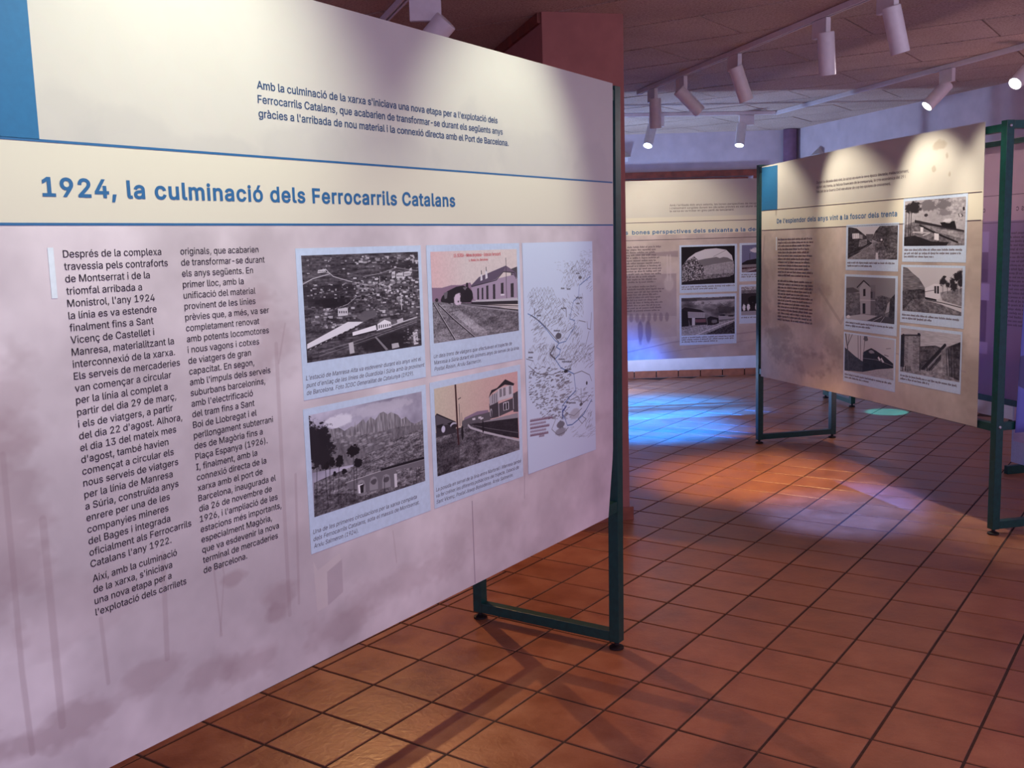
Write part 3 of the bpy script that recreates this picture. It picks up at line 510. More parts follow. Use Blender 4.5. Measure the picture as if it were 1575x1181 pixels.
def cloth_image(which):
    # banner prints: x right (metres / 2.7), y down (metres / 1.75)
    W, H = (1200, 780) if which == 1 else (700, 460)
    P = Pic(W, H, (.80, .775, .74), None, 30+which)
    mx = lambda m_: m_/2.70; mz = lambda z: (2.36-z)/1.75
    low = mz(1.803); top = mz(1.97)
    n = P.noise(7, 5, 5, .6); n2 = P.noise(22, 14, 4, .6)
    Yn = P.Y/P.h
    lowm = (Yn > low).astype(float)[..., None]; midm = ((Yn > top) & (Yn <= low)).astype(float)[..., None]; upm = (Yn <= top).astype(float)[..., None]
    brown = {1: (.82, .765, .785), 2: (.75, .68, .64), 3: (.76, .69, .67), 4: (.70, .63, .62)}[which]
    P.a = upm*(.80, .775, .735)+midm*(.85, .82, .745)+lowm*np.array(brown)
    P.a += lowm*((np.clip((n-.5)*2.4, -.5, .5))*.13)[..., None]+lowm*((n2-.5)*.09)[..., None]+upm*((n-.5)*.05)[..., None]
    if which == 1:
        X0 = lambda s: (s+2.73)/2.70
        # watercolour landscape printed faintly behind the text
        for s_, z_, r1, r2 in ((-2.4, 2.0, .10, .12), (-2.25, 1.99, .16, .08), (-2.0, 1.97, .2, .06), (-1.75, 2.0, .2, .07), (-1.4, 2.0, .3, .07), (-1.0, 2.05, .22, .13), (-.6, 2.02, .3, .12), (-.2, 2.0, .2, .12)):
            P.put(np.clip((1-np.hypot((P.X/P.w-X0(s_))/(r1/2.7), (P.Y/P.h-mz(z_))/(r2/1.75))+(n2-.5)*1.0)/.3, 0, 1)*upm[..., 0], (.72, .70, .68), .30)
        c = (.60, .50, .52)
        for s, z, r1, r2, al in ((-2.62, 1.2, .12, .22, .35), (-2.60, 1.45, .10, .14, .28), (-1.88, 1.52, .12, .12, .30), (-1.93, 1.62, .08, .05, .3), (-2.56, .74, .16, .05, .4), (-2.3, .78, .12, .05, .3), (-2.15, .72, .10, .05, .3), (-2.0, .70, .1, .06, .28), (-1.9, .84, .06, .04, .35), (-1.7, .68, .14, .06, .3), (-2.05, .93, .04, .02, .4), (-1.4, .74, .3, .06, .2), (-1.93, .80, .05, .03, .4), (-.6, .95, .2, .05, .15), (-.25, 1.05, .14, .03, .15), (-2.5, 1.0, .2, .1, .15), (-1.0, .8, .25, .1, .12)):
            P.blob(X0(s), mz(z), r1/2.7, r2/1.75, c, al, .9, 20, .5)
        for pts, wd in ((((-2.60, 1.35), (-2.605, .9), (-2.60, .72)), 9), (((-2.53, 1.2), (-2.53, .75)), 12), (((-2.42, .95), (-2.415, .80)), 7), (((-2.25, 1.05), (-2.26, .80)), 10), (((-2.11, .98), (-2.1, .80)), 4), (((-2.12, 1.3), (-2.08, .95), (-2.105, .8)), 3), (((-1.865, 1.5), (-1.87, 1.2), (-1.875, .78)), 9), (((-1.825, 1.15), (-1.84, .8)), 6), (((-1.86, 1.45), (-1.83, 1.55)), 4), (((-1.45, .9), (-1.44, .8)), 3)):
            P.line([(X0(a), mz(b)) for a, b in pts], wd*.62, c, .26)
        P.poly([(X0(-1.78), mz(.90)), (X0(-1.765), mz(.87)), (X0(-1.68), mz(.893)), (X0(-1.67), mz(.87)), (X0(-1.73), mz(.855)), (X0(-1.735), mz(.76)), (X0(-1.775), mz(.755))], (.82, .76, .76), .55)
        P.poly([(X0(-1.73), mz(.855)), (X0(-1.67), mz(.875)), (X0(-1.672), mz(.78)), (X0(-1.733), mz(.76))], (.60, .52, .56), .35)
        for yy in (.76, .60, .47): P.line([(0, mz(1.0)+.0), (0, mz(1.0))], 1, c, 0)
        P.line([(X0(-1.052), mz(.90)), (X0(-1.052), mz(.62))], 1.6, (.52, .44, .50), .8)
        P.line([(X0(-.735), mz(.93)), (X0(-.74), mz(.84))], 1.5, (.60, .52, .58), .6)
    if which == 2:
        for x, z, r1, r2, al in ((.35, .95, .3, .1, .4), (.8, .8, .5, .12, .45), (1.2, .95, .2, .1, .3), (1.0, 1.35, .25, .06, .25), (2.5, 1.0, .2, .2, .2), (2.3, 1.5, .1, .08, .3), (.15, 1.3, .1, .3, .25)): P.blob(mx(x), mz(z), r1/2.7, r2/1.75, (.50, .42, .40), al, .9, 16, .5)
        for x, z, r1, r2 in ((2.35, 2.26, .06, .03), (2.42, 2.19, .02, .03), (2.45, 2.08, .015, .02), (.3, 2.1, .03, .1), (.33, 1.95, .015, .06), (2.55, 1.9, .08, .02), (2.3, 2.12, .02, .02)): P.blob(mx(x), mz(z), r1/2.7, r2/1.75, (.66, .60, .53), .6, .9, 16, .4)
        P.line([(mx(.04), mz(1.15)), (mx(.14), mz(1.75))], 5, (.58, .5, .5), .4); P.line([(mx(1.0), mz(1.35)), (mx(1.3), mz(1.12)), (mx(1.35), mz(1.18))], 7, (.55, .48, .46), .35)
        P.blob(mx(.9), mz(.78), .1, .05, (.80, .74, .70), .5, .9, 12, .4); P.line([(mx(1.4), mz(1.0)), (mx(2.65), mz(.92))], 2, (.62, .54, .56), .6)
    if which == 3:
        c = (.52, .44, .48); X3 = lambda s: (s+2.83)/2.75
        P.poly([(0, mz(1.42)), (X3(-1.84), mz(1.42)), (X3(-1.84), mz(1.0)), (0, mz(1.05))], c, .42); P.poly([(0, mz(1.60)), (X3(-1.82), mz(1.64)), (X3(-1.82), mz(1.58)), (0, mz(1.66))], c, .5)
        P.poly([(0, mz(1.02)), (X3(-1.84), mz(1.0)), (X3(-1.84), mz(.8)), (0, mz(.75))], (.66, .58, .58), .5)
        for a in (-1.93, -1.90): P.line([(X3(a), mz(1.35)), (X3(a), mz(1.6))], 3, (.84, .78, .78), .6)
        P.blob(X3(-1.92), mz(1.32), .02, .05, (.8, .74, .74), .6, .3)
        for a in (-2.21, -2.13): P.blob(X3(a), mz(.86), .012, .07, c, .8, .3); P.blob(X3(a), mz(.945), .005, .012, c, .8, .2)
        for k in range(7): P.blob(X3(-2.3+.06*k), mz(1.0), .008, .03, c, .6, .3)
        P.line([(X3(-2.34), mz(.66)), (X3(-1.9), mz(.74)), (X3(-1.0), mz(.82))], 3, c, .4); P.line([(X3(-2.0), mz(.64)), (X3(-1.0), mz(.74))], 2, c, .3)
    return P.image('print_banner_%d' % which)

# ------------------------------------------------------------------ text
import os
FONT = None; CAPH = .727
try:                                                         # the plain sans that ships inside Blender, else its built-in face
    FONT = bpy.data.fonts.load(os.path.join(bpy.utils.resource_path('LOCAL'), 'datafiles', 'fonts', 'Inter.woff2'))
except Exception: FONT = None
def cap_height():
    cu = bpy.data.curves.new('t', 'FONT'); cu.body = 'H'; cu.size = 1
    if FONT: cu.font = FONT
    o = bpy.data.objects.new('t', cu); C.objects.link(o); bpy.context.view_layer.update(); h = o.dimensions[1]
    bpy.data.objects.remove(o); bpy.data.curves.remove(cu); return h or .7
CAPH = cap_height()
def text_mesh(body, size, x0, z0, x1=None, bold=0, shear=0, space=1., mirror=False):
    """outline of a line of print, filled triangle by triangle: verts, faces in banner space (x, 0, z); baseline at x0, z0; stretched to end at x1"""
    cu = bpy.data.curves.new('t', 'FONT'); cu.body = body; cu.size = 1; cu.resolution_u = 2; cu.fill_mode = 'NONE'
    cu.shear = shear; cu.space_character = space
    if FONT: cu.font = FONT
    o = bpy.data.objects.new('t', cu); C.objects.link(o); bpy.context.view_layer.update()
    me = bpy.data.meshes.new_from_object(o.evaluated_get(bpy.context.evaluated_depsgraph_get()))
    co = np.empty(len(me.vertices)*3); me.vertices.foreach_get('co', co); co = co.reshape(-1, 3)[:, :2]
    nxt = {e.vertices[0] for e in me.edges if e.vertices[1] == e.vertices[0]+1} | {e.vertices[1] for e in me.edges if e.vertices[0] == e.vertices[1]+1}
    bpy.data.objects.remove(o); bpy.data.curves.remove(cu); bpy.data.meshes.remove(me)
    E = []; st = 0
    for k in range(len(co)):
        if k in nxt: E.append((k, k+1))
        else: E.append((k, st)); st = k+1
    if bold:                                                 # embolden: push every outline point outwards
        e0 = np.array([e[0] for e in E]); e1 = np.array([e[1] for e in E]); d = co[e1]-co[e0]
        sgn = np.sign((co[e0, 0]*co[e1, 1]-co[e1, 0]*co[e0, 1]).sum()); nn = np.c_[d[:, 1], -d[:, 0]]*sgn/(np.hypot(*d.T)[:, None]+1e-12)
        acc = np.zeros_like(co); np.add.at(acc, e0, nn); np.add.at(acc, e1, nn); ln = (acc**2).sum(1)[:, None]
        co = co+acc*bold*2/np.maximum(ln, 1.2)
    V, _, F, *_r = delaunay_2d_cdt([Vector(c) for c in co], E, [], 0, 1e-6)
    Vn = np.array([v[:] for v in V]); T_ = np.array([f[:3] for f in F]); cen = Vn[T_].mean(1)
    a = co[[e[0] for e in E]]; b = co[[e[1] for e in E]]; keep = np.zeros(len(T_), int)
    up = (a[:, 1] <= cen[:, 1:2]) & (b[:, 1] > cen[:, 1:2]); dn = (a[:, 1] > cen[:, 1:2]) & (b[:, 1] <= cen[:, 1:2])
    side = (b[:, 0]-a[:, 0])*(cen[:, 1:2]-a[:, 1])-(cen[:, 0:1]-a[:, 0])*(b[:, 1]-a[:, 1])
    keep = (up & (side > 0)).sum(1)-(dn & (side < 0)).sum(1)
    T_ = T_[keep != 0]
    xm = Vn[:, 0].min(); k = size/CAPH
    sx = k if x1 is None else (x1-x0)/(Vn[:, 0].max()-xm)
    X = (Vn[:, 0]-xm)*sx; X = x0-X if mirror else x0+X
    if not mirror: pass
    return np.c_[X, np.zeros(len(Vn)), z0+Vn[:, 1]*k], [tuple(int(q) for q in t) for t in T_]
def text_lines(name, lines, mat, parent, y, **kw):
    V = []; F = []; nv = 0
    for ln in lines:
        v, f = text_mesh(ln[0], ln[1], ln[2], ln[3], ln[4] if len(ln) > 4 else None, **kw)
        V.append(v); F += [tuple(i+nv for i in q) for q in f]; nv += len(v)
    V = np.concatenate(V); V[:, 1] = y
    me = bpy.data.meshes.new(name); me.from_pydata(V.tolist(), [], F)
    return link(name, me, mat, parent)
def title_words(line, mat, parent, y, **kw):
    """a title, each word a part of its own"""
    V, F = text_mesh(line[0], line[1], line[2], line[3], line[4], **kw); V[:, 1] = y
    F = np.array(F); lo = V[F][:, :, 0].min(1); hi = V[F][:, :, 0].max(1); o = np.argsort(lo); F, lo, hi = F[o], lo[o], hi[o]
    top = np.maximum.accumulate(hi); cuts = [0]+[k+1 for k in range(len(F)-1) if lo[k+1]-top[k] > line[1]*.30]+[len(F)]
    for a, b_ in zip(cuts, cuts[1:]):
        f = F[a:b_]; ids, inv = np.unique(f, return_inverse=True)
        me = bpy.data.meshes.new('title_word'); me.from_pydata(V[ids].tolist(), [], inv.reshape(-1, 3).tolist()); link('title_word', me, mat, parent)
def smudges(name, rows, mat, parent, y, seed=1):
    """lines of print too small to read: short strokes gathered into words. rows: (x0, x1, z, xheight)"""
    r = random.Random(seed); V = []; F = []
    for x0, x1, z, h in rows:
        x = x0; k = 0; wl = r.randint(3, 9)
        while x < x1:
            w_ = h*r.uniform(.5, .8)
            if k < wl:
                hh = h*(1.45 if r.random() < .22 else 1); b = -h*.35 if r.random() < .08 else 0
                n_ = len(V); V += [(x, y, z+b), (x+w_*.72, y, z+b), (x+w_*.72, y, z+hh), (x, y, z+hh)]; F.append((n_, n_+1, n_+2, n_+3)); k += 1
            else: k = 0; wl = r.randint(2, 10)
            x += w_
    me = bpy.data.meshes.new(name); me.from_pydata(V, [], F)
    return link(name, me, mat, parent)
def flat(name, x0, x1, z0, z1, y, mat, parent):
    bm = bmesh.new(); box_into(bm, x0, x1, y, y+.0003, z0, z1); return link(name, to_mesh(bm, name), mat, parent)
def picture(name, x0, x1, z0, z1, y, img, parent):
    me = bpy.data.meshes.new(name); me.from_pydata([(x0, y, z0), (x1, y, z0), (x1, y, z1), (x0, y, z1)], [], [(0, 1, 2, 3)])
    uv = me.uv_layers.new(name='UVMap')
    for i, c in enumerate(((0, 0), (1, 0), (1, 1), (0, 1))): uv.data[i].uv = c
    return link(name, me, cloth(img.name, img, spec=.3), parent)
def card(parent, q, iq, img, y=-.0032, cap=None, caprows=None, label=None):
    """a white printed card with its photograph and caption; q = x0, x1, z0, z1"""
    c = flat('photo_card', q[0], q[1], q[2], q[3], y, M_CARD, parent)
    if label: c['label'] = label
    if img: picture('photograph', iq[0], iq[1], iq[2], iq[3], y-.0003, img, c)
    if cap: text_lines('caption_text', cap, M_GREYINK, c, y-.0003, shear=.22)
    if caprows: smudges('caption_text', caprows, M_SOFTINK, c, y-.0003, int(q[0]*100)+7)
    return c
def frame_matrix(Q, ang):
    d = Vector((math.sin(ang), math.cos(ang), 0)); z = Vector((0, 0, 1)); yv = z.cross(d)
    m = Matrix((d, yv, z)).transposed().to_4x4(); m.translation = (Q[0], Q[1], 0); return m
def banner_cloth(name, mtx, xl, xr, zt, zb, img, nx=40, nz=28, sag=0.004, seed=1, uvb=None, trans=0):
    """hanging cloth; xl, xr, zt, zb are functions of the other coordinate; 2 mm thick with a hem wrapped over the top rail"""
    r = random.Random(seed); ph = [r.uniform(0, 6) for _ in range(6)]
    bm = bmesh.new(); uvl = bm.loops.layers.uv.new('UVMap'); G = []; 
    for side in (0, 1):
        rows = []
        for j in range(nz+1):
            row = []
            for i in range(nx+1):
                u = i/nx; v = j/nz
                zz = zb(u)+(zt(u)-zb(u))*v; x = xl(v)+(xr(v)-xl(v))*u
                edge = math.sin(PI*v)
                y = -sag*edge*(math.sin(u*9+ph[0]+v*2)+.6*math.sin(v*6+ph[1]+u*5))
                y += .012*max(0, (v-.985)/.015)*(sag > 0)
                row.append(bm.verts.new((x, y+(.002 if side else -.0), zz)))
            rows.append(row)
        G.append(rows)
    def quad(a, b, c, d, uvs):
        f = bm.faces.new((a, b, c, d)); f.smooth = sag > 0
        for lp, t in zip(f.loops, uvs): lp[uvl].uv = t if uvb is None else ((lp.vert.co.x-uvb[0])/uvb[1], (lp.vert.co.z-uvb[2])/uvb[3])
    for j in range(nz):
        for i in range(nx):
            t = [(i/nx, j/nz), ((i+1)/nx, j/nz), ((i+1)/nx, (j+1)/nz), (i/nx, (j+1)/nz)]
            a = G[0]; quad(a[j][i], a[j][i+1], a[j+1][i+1], a[j+1][i], t)
            a = G[1]; quad(a[j+1][i], a[j+1][i+1], a[j][i+1], a[j][i], [t[3], t[2], t[1], t[0]])
    f0, b0 = G
    for i in range(nx):
        quad(f0[nz][i], f0[nz][i+1], b0[nz][i+1], b0[nz][i], [(i/nx, 1)]*4); quad(b0[0][i], b0[0][i+1], f0[0][i+1], f0[0][i], [(i/nx, 0)]*4)
    for j in range(nz):
        quad(f0[j+1][0], b0[j+1][0], b0[j][0], f0[j][0], [(0, j/nz)]*4); quad(f0[j][nx], b0[j][nx], b0[j+1][nx], f0[j+1][nx], [(1, j/nz)]*4)
    o = link(name, to_mesh(bm, name), cloth(name+' print', img, trans=trans), None); o.matrix_world = mtx; return o

# ------------------------------------------------------------------ setting
def poly_slab(name, pts, z0, z1, mat):
    bm = bmesh.new(); a = [bm.verts.new((x, y, z0)) for x, y in pts]; b = [bm.verts.new((x, y, z1)) for x, y in pts]
    bm.faces.new(a[::-1]); bm.faces.new(b)
    for i in range(len(pts)): j = (i+1) % len(pts); bm.faces.new((a[i], a[j], b[j], b[i]))
    bmesh.ops.recalc_face_normals(bm, faces=bm.faces[:])
    return link(name, to_mesh(bm, name), mat)
WD = Vector((.815, .579, 0)); WD.normalize()                # along the back wall, towards the corner
WB = Vector((-4.06, 8.59, 0)); CORNER = WB+WD*2.13
RD = Vector((.770, -.638, 0)); RD.normalize()               # along the right wall, away from the corner
BL = WB-WD*2.0; RR = CORNER+RD*8.6
ROOM = [(BL.x, BL.y), (CORNER.x, CORNER.y), (RR.x, RR.y), (4.4, -4.6), (-5.7, -4.6)]
def inside(x, y, m=0.):
    ok = True; n = len(ROOM)
    for i in range(n):
        (ax, ay), (bx, by) = ROOM[i], ROOM[(i+1) % n]; L = math.hypot(bx-ax, by-ay)
        if ((bx-ax)*(y-ay)-(by-ay)*(x-ax))/L > -m: ok = False
    return ok
H = 3.07
floor = tag(poly_slab('floor', ROOM, -.12, -.0035, M_GROUT), kind='structure')
us = [i*TU for i in range(-20, -3)]+[-.951]+[i*TU for i in range(-3, 16)]
vs2 = [j*TV for j in range(-17, 36)]
cells = []
us_far = [u for u in us if u != -.951]                         # the narrow cut row only runs beside the first stand
for a, b, near in [(a, b, True) for a, b in zip(us, us[1:])]+[(a, b, False) for a, b in zip(us_far, us_far[1:])]:
    for c, d in zip(vs2, vs2[1:]):
        if near != (c < 4.5*TV): continue
        cx, cy = (a+b)/2, (c+d)/2
        if not inside(cx, cy, .10): continue
        P_ = px((cx, cy, 0)); vis = P_[2] > .3 and -60 < P_[0] < 1640 and -20 < P_[1] < 1260
        if vis and P_[0] < 935 and P_[1] < 790+(936-P_[0])*.497: vis = False
        cells.append((P_[2] if vis else 1e9, vis, a, b, c, d))
cells.sort(key=lambda t: t[0]); tile_meshes = {}
rest = bmesh.new()
for k, (dep, vis, a, b, c, d) in enumerate(cells):
    gu, gv = .0054, .0056
    jz = rnd.uniform(-.0005, .0005); jx = rnd.uniform(-.0008, .0008)
    if vis and k < 300:
        key = (round(b-a, 3),)
        if key not in tile_meshes:
            bm = bmesh.new(); hx = (b-a)/2-gu; hy = (d-c)/2-gv
            box_into(bm, -hx, hx, -hy, hy, -.008, 0)
            bmesh.ops.bevel(bm, geom=[e for e in bm.edges if e.verts[0].co.z > -.001 and e.verts[1].co.z > -.001], offset=.0018, segments=1, affect='EDGES')
            me = to_mesh(bm, 'tile'); me.materials.append(M_TILE); tile_meshes[key] = me
        link('tile', tile_meshes[key], None, floor, ((a+b)/2+jx, (c+d)/2+jx, jz))
    else:
        box_into(rest, a+gu+jx, b-gu+jx, c+gv, d-gv, -.008, jz)
tag(link('distant_tiles', to_mesh(rest, 'distant_tiles'), M_TILE, floor), kind='stuff')

ceiling = tag(poly_slab('ceiling', ROOM, H+.025, H+.15, M_GAP), kind='structure')
PWD, PHT = 1.33, .68
pm = {}
for j in range(-7, 13):
    y0 = 3.03+j*PHT+ (0.015*j if False else 0); off = .12 if j % 2 == 1 else .79
    for i in range(-6, 5):
        x0 = off+i*PWD; cx, cy = x0+PWD/2, y0+PHT/2
        if not all(inside(x, y, -.25) for x, y in ((x0, y0), (x0+PWD, y0), (x0, y0+PHT), (x0+PWD, y0+PHT))): 
            if not inside(cx, cy, -.3): continue
        Pp = px((cx, cy, H)); inview = Pp[2] > .5 and -500 < Pp[0] < 2000 and -400 < Pp[1] < 700
        if 'p' not in pm:
            bm = bmesh.new(); box_into(bm, -PWD/2+.006, PWD/2-.006, -PHT/2+.011, PHT/2-.011, 0, .024); pm['p'] = to_mesh(bm, 'ceiling_panel'); pm['p'].materials.append(M_CEIL)
        if not inview and rnd.random() < 0: continue
        link('ceiling_panel', pm['p'], None, ceiling, (cx, cy, H+rnd.uniform(0, .0035)))

def wall(name, A, B, mat, z1=H+.15, th=.12, out=None):
    A = Vector(A).to_3d(); B = Vector(B).to_3d(); d = (B-A).normalized(); n = out
    pts = [A, B, B+n*th, A+n*th]
    return tag(poly_slab(name, [(p.x, p.y) for p in pts], -.12, z1, mat), kind='structure')
nb = Vector((-WD.y, WD.x, 0)); nr = Vector((-RD.y, RD.x, 0))
wall_back = wall('wall_back', (BL.x, BL.y, 0), (CORNER.x, CORNER.y, 0), M_WALL, out=nb)
wall_right = wall('wall_right', (CORNER.x, CORNER.y, 0), (RR.x, RR.y, 0), M_WALL, out=nr)
wall('wall_side', (-5.7, -4.6, 0), (BL.x, BL.y, 0), M_WALL, out=Vector((-1, 0, 0)))
# skirting tiles along the back wall
def mat_along(P, d, n):
    m = Matrix((d, n, Vector((0, 0, 1)))).transposed().to_4x4(); m.translation = P; return m
bb = box('baseboard_back', (0, 4.1, -.004, .0, -.0, .078), M_GROUT, None); bb.matrix_world = mat_along(WB-WD*2.0, WD, nb); tag(bb, kind='structure')
bmsk = bmesh.new(); box_into(bmsk, .007, .278, -.014, -.003, .0, .088); msk = to_mesh(bmsk, 'skirting_tile'); msk.materials.append(M_SKIRT)
for k in range(14): link('skirting_tile', msk, None, bb, (.095+k*.285, 0, 0))
# partition stub behind the big banner
PD = Vector((math.sin(math.radians(41)), math.cos(math.radians(41)), 0)); PE = Vector((-PD.y, PD.x, 0))
P2 = Vector((-.858, 2.661, 0)); P1 = P2-PD*.50
wl = tag(poly_slab('wall_left', [(P1.x, P1.y), (P2.x, P2.y), ((P2+PE*2.6).x, (P2+PE*2.6).y), ((P1+PE*2.6).x, (P1+PE*2.6).y)], 0, H+.024, M_PART), kind='structure')
mt = mat_along(P1, PD, PE)
b1 = box('baseboard_left', (-.012, .522, -.014, .0, 0, .085), M_SKIRT, None, bevel=.003); b1.matrix_world = mt; tag(b1, kind='structure')
t1 = box('trim_1', (-.022, -.001, .02, 2.6, H-.060, H-.001), M_WOOD, None); t1.matrix_world = mt; tag(t1, kind='structure')
# timber window frame high on the back wall, seen over the third banner
wf = tag(empty('window_1', mat=mat_along(WB, WD, nb)), kind='structure')
box('frame', (-1.2, 1.72, -.05, 0, 2.525, 2.600), M_WOOD, wf, bevel=.004); box('frame', (1.62, 1.72, -.05, 0, .9, 2.525), M_WOOD, wf, bevel=.004); box('frame', (-1.2, -1.10, -.05, 0, .9, 2.525), M_WOOD, wf, bevel=.004)
box('frame', (-1.1, 1.62, -.05, 0, .9, .98), M_WOOD, wf, bevel=.004); box('sash', (-1.1, 1.55, -.032, -.004, 2.455, 2.510), M_WOOD, wf, bevel=.003)
box('shutter_panel', (-1.1, 1.55, -.012, -.002, .98, 2.455), M_WOOD, wf)
# painted pipe in the corner
bm = bmesh.new(); lathe(bm, [(.082, 0), (.082, H-.002)], 20); lathe(bm, [(.095, 2.55), (.095, 2.62)], 20)
pp = link('corner_pipe', smooth_by_angle(to_mesh(bm)), M_PIPE, None, (CORNER-(nb+nr)*(.10/(1+nb.dot(nr)))))
tag(pp, 'purple brown painted pipe running up the far room corner', 'pipe')
# pointed wall lamps
def sconce(P, d, n, label):
    bm = bmesh.new(); a = [(-.08, 0, 0), (.08, 0, 0), (.08, -.08, 0), (-.08, -.08, 0)]
    v = [bm.verts.new(q) for q in a]; t = bm.verts.new((0, -.02, .085)); u = bm.verts.new((0, 0, .085))
    bm.faces.new(v[::-1]); bm.faces.new((v[0], v[1], u)); bm.faces.new((v[1], v[2], t, u)); bm.faces.new((v[2], v[3], t)); bm.faces.new((v[3], v[0], u, t))
    e = empty('wall_lamp', mat=mat_along(P, d, n)); link('lamp_shade', to_mesh(bm), M_BEIGE, e); box('wall_plate', (-.05, .05, -.012, 0, -.05, -.001), M_LAMP, e)
    tag(e, label, 'wall lamp')
sconce(WB-WD*.005+Vector((0, 0, 2.79)), WD, nb, 'pale pointed wall lamp on the back wall above the red wooden window frame')
sconce(CORNER+RD*.60+Vector((0, 0, 2.715)), RD, nr, 'small brown peaked wall lamp just above the top edge of the middle banner')

# ------------------------------------------------------------------ display stands
T = .0235
def stand(Q, ang, L, label, off=.035, depth=.70, xlo=0., back_rails=True, lean=0):
    """steel box frame; local x along the banner, y away from the viewer; posts at x = xlo and xlo + L"""
    e = empty('display_stand', mat=frame_matrix(Q, ang)); tag(e, label, 'display stand', None)
    y0 = off; y1 = off+depth-.02
    ends = [xlo, xlo+L]
    for x in ends:
        for y in (y0, y1):
            box('post', (x-T, x+T, y-T, y+T, .034, 2.335), M_GREEN, e, bevel=.002)
            bm = bmesh.new(); lathe(bm, [(.010, .014), (.010, .036)], 12); lathe(bm, [(.026, 0), (.032, .003), (.032, .010), (.020, .016), (.010, .018)], 20)
            o = link('levelling_foot', smooth_by_angle(to_mesh(bm)), M_BLACK, e, (x, y, 0))
        box('foot_rail', (x-T, x+T, y0+T, y1-T, .036, .080), M_GREEN, e, bevel=.002)
        box('top_rail', (x-T, x+T, y0+T, y1-T, 2.290, 2.334), M_GREEN, e, bevel=.002)
        box('side_rail', (x-T+.003, x+T-.003, y0+T, y1-T, .612, .656), M_GREEN, e, bevel=.002)
        for z in (.632, 2.305):
            bm = bmesh.new(); m_ = Matrix.Translation((x+(T if x == ends[1] else -T), y0, z)) @ Matrix.Rotation(PI/2 if x == ends[1] else -PI/2, 4, 'Y')
            lathe(bm, [(.009, 0), (.009, .004), (.005, .007)], 12, m_); link('bolt', to_mesh(bm), M_STEEL, e)
    for y in ((y0, y1) if back_rails else (y0,)):
        box('top_rail', (ends[0]+T, ends[1]-T, y-T+.002, y+T-.002, 2.276, 2.318), M_GREEN, e, bevel=.002)
        box('bottom_rail', (ends[0]+T, ends[1]-T, y-T+.002, y+T-.002, .604, .650), M_GREEN, e, bevel=.002)
    if lean:                                                  # the old frame stands slightly out of true
        for o in e.children:
            if not o.name.startswith('levelling'):
                for v in o.data.vertices: v.co.x += lean*v.co.z/2.335; v.co.z *= 1.009
    return e
# --- the large banner and its stand
A1 = -.0101; m1 = frame_matrix((.105, .812), A1)
s1 = stand((.105, .812), A1, 2.86, 'dark green steel stand carrying the large banner titled 1924', off=.045, depth=.745, xlo=-2.852, lean=.040)
# --- the middle stand
A2_ = 2.303; m2_ = frame_matrix((-1.049, 5.292), A2_)
s2 = stand((-1.049, 5.292), A2_, 2.89, 'dark green steel stand carrying the banner about the twenties and thirties', off=.032, depth=.71)
# --- the far stand
A3_ = .857; m3_ = frame_matrix((-.863, 7.486), A3_)
s3 = stand((-.863, 7.486), A3_, 2.86, 'dark green steel stand carrying the far banner about the sixties', off=.032, depth=.67, xlo=-2.86)

def rule(parent, x0, x1, z, y=-.0030, h=.0055, mat=None): return flat('rule_line', x0, x1, z-h/2, z+h/2, y, mat or M_BLUEINK, parent)

# --- banner one
def xr1(v): return np.interp(v, [0, .15, .6, 1], [-.126, -.079, -.050, -.034])
b = banner_cloth('banner', m1, lambda v: -2.73, lambda v: float(xr1(v)), lambda u: 2.40-.045*u, lambda u: .606+.014*u, cloth_image(1), 64, 44, 0, 3, (-2.73, 2.70, .61, 1.75))
tag(b, 'large cream banner titled 1924, with two text columns, four photographs and a route map', 'banner')
Y1 = -.0009
flat('blue_block', -2.73, -2.462, 1.972, 2.396, Y1, M_BLUE, b)
rule(b, -2.73, -.05, 1.9705, Y1); rule(b, -2.73, -.05, 1.8035, Y1)
flat('white_marker', -2.4665, -2.4535, 1.652, 1.756, Y1, M_WHITE, b)
for tl in [('1924, la culminació dels Ferrocarrils Catalans', .0365, -2.466, 1.8605, -1.086)]: title_words(tl, M_BLUEINK, b, Y1, bold=.022, space=1.08)
text_lines('intro_text', [("Amb la culminació de la xarxa s'iniciava una nova etapa per a l'explotació dels", .0190, -1.877, 2.1355, -.838),
    ("Ferrocarrils Catalans, que acabarien de transformar-se durant els següents anys", .0190, -1.877, 2.1010, -.810),
    ("gràcies a l'arribada de nou material i la connexió directa amb el Port de Barcelona.", .0190, -1.877, 2.0665, -.777)], M_DKBLUE, b, Y1, bold=.012)
c1 = ["Després de la complexa", "travessia pels contraforts", "de Montserrat i de la", "triomfal arribada a", "Monistrol, l'any 1924", "la línia es va estendre", "finalment fins a Sant", "Vicenç de Castellet i", "Manresa, materialitzant la", "interconnexió de la xarxa.", "Els serveis de mercaderies", "van començar a circular", "per la línia al complet a", "partir del dia 29 de març,", "i els de viatgers, a partir", "del dia 22 d'agost. Alhora,", "el dia 13 del mateix mes", "d'agost, també havien", "començat a circular els", "nous serveis de viatgers", "per la línia de Manresa", "a Súria, construïda anys", "enrere per una de les", "companyies mineres", "del Bages i integrada", "oficialment als Ferrocarrils", "Catalans l'any 1922."]
c1b = ["Així, amb la culminació", "de la xarxa, s'iniciava", "una nova etapa per a", "l'explotació dels carrilets"]
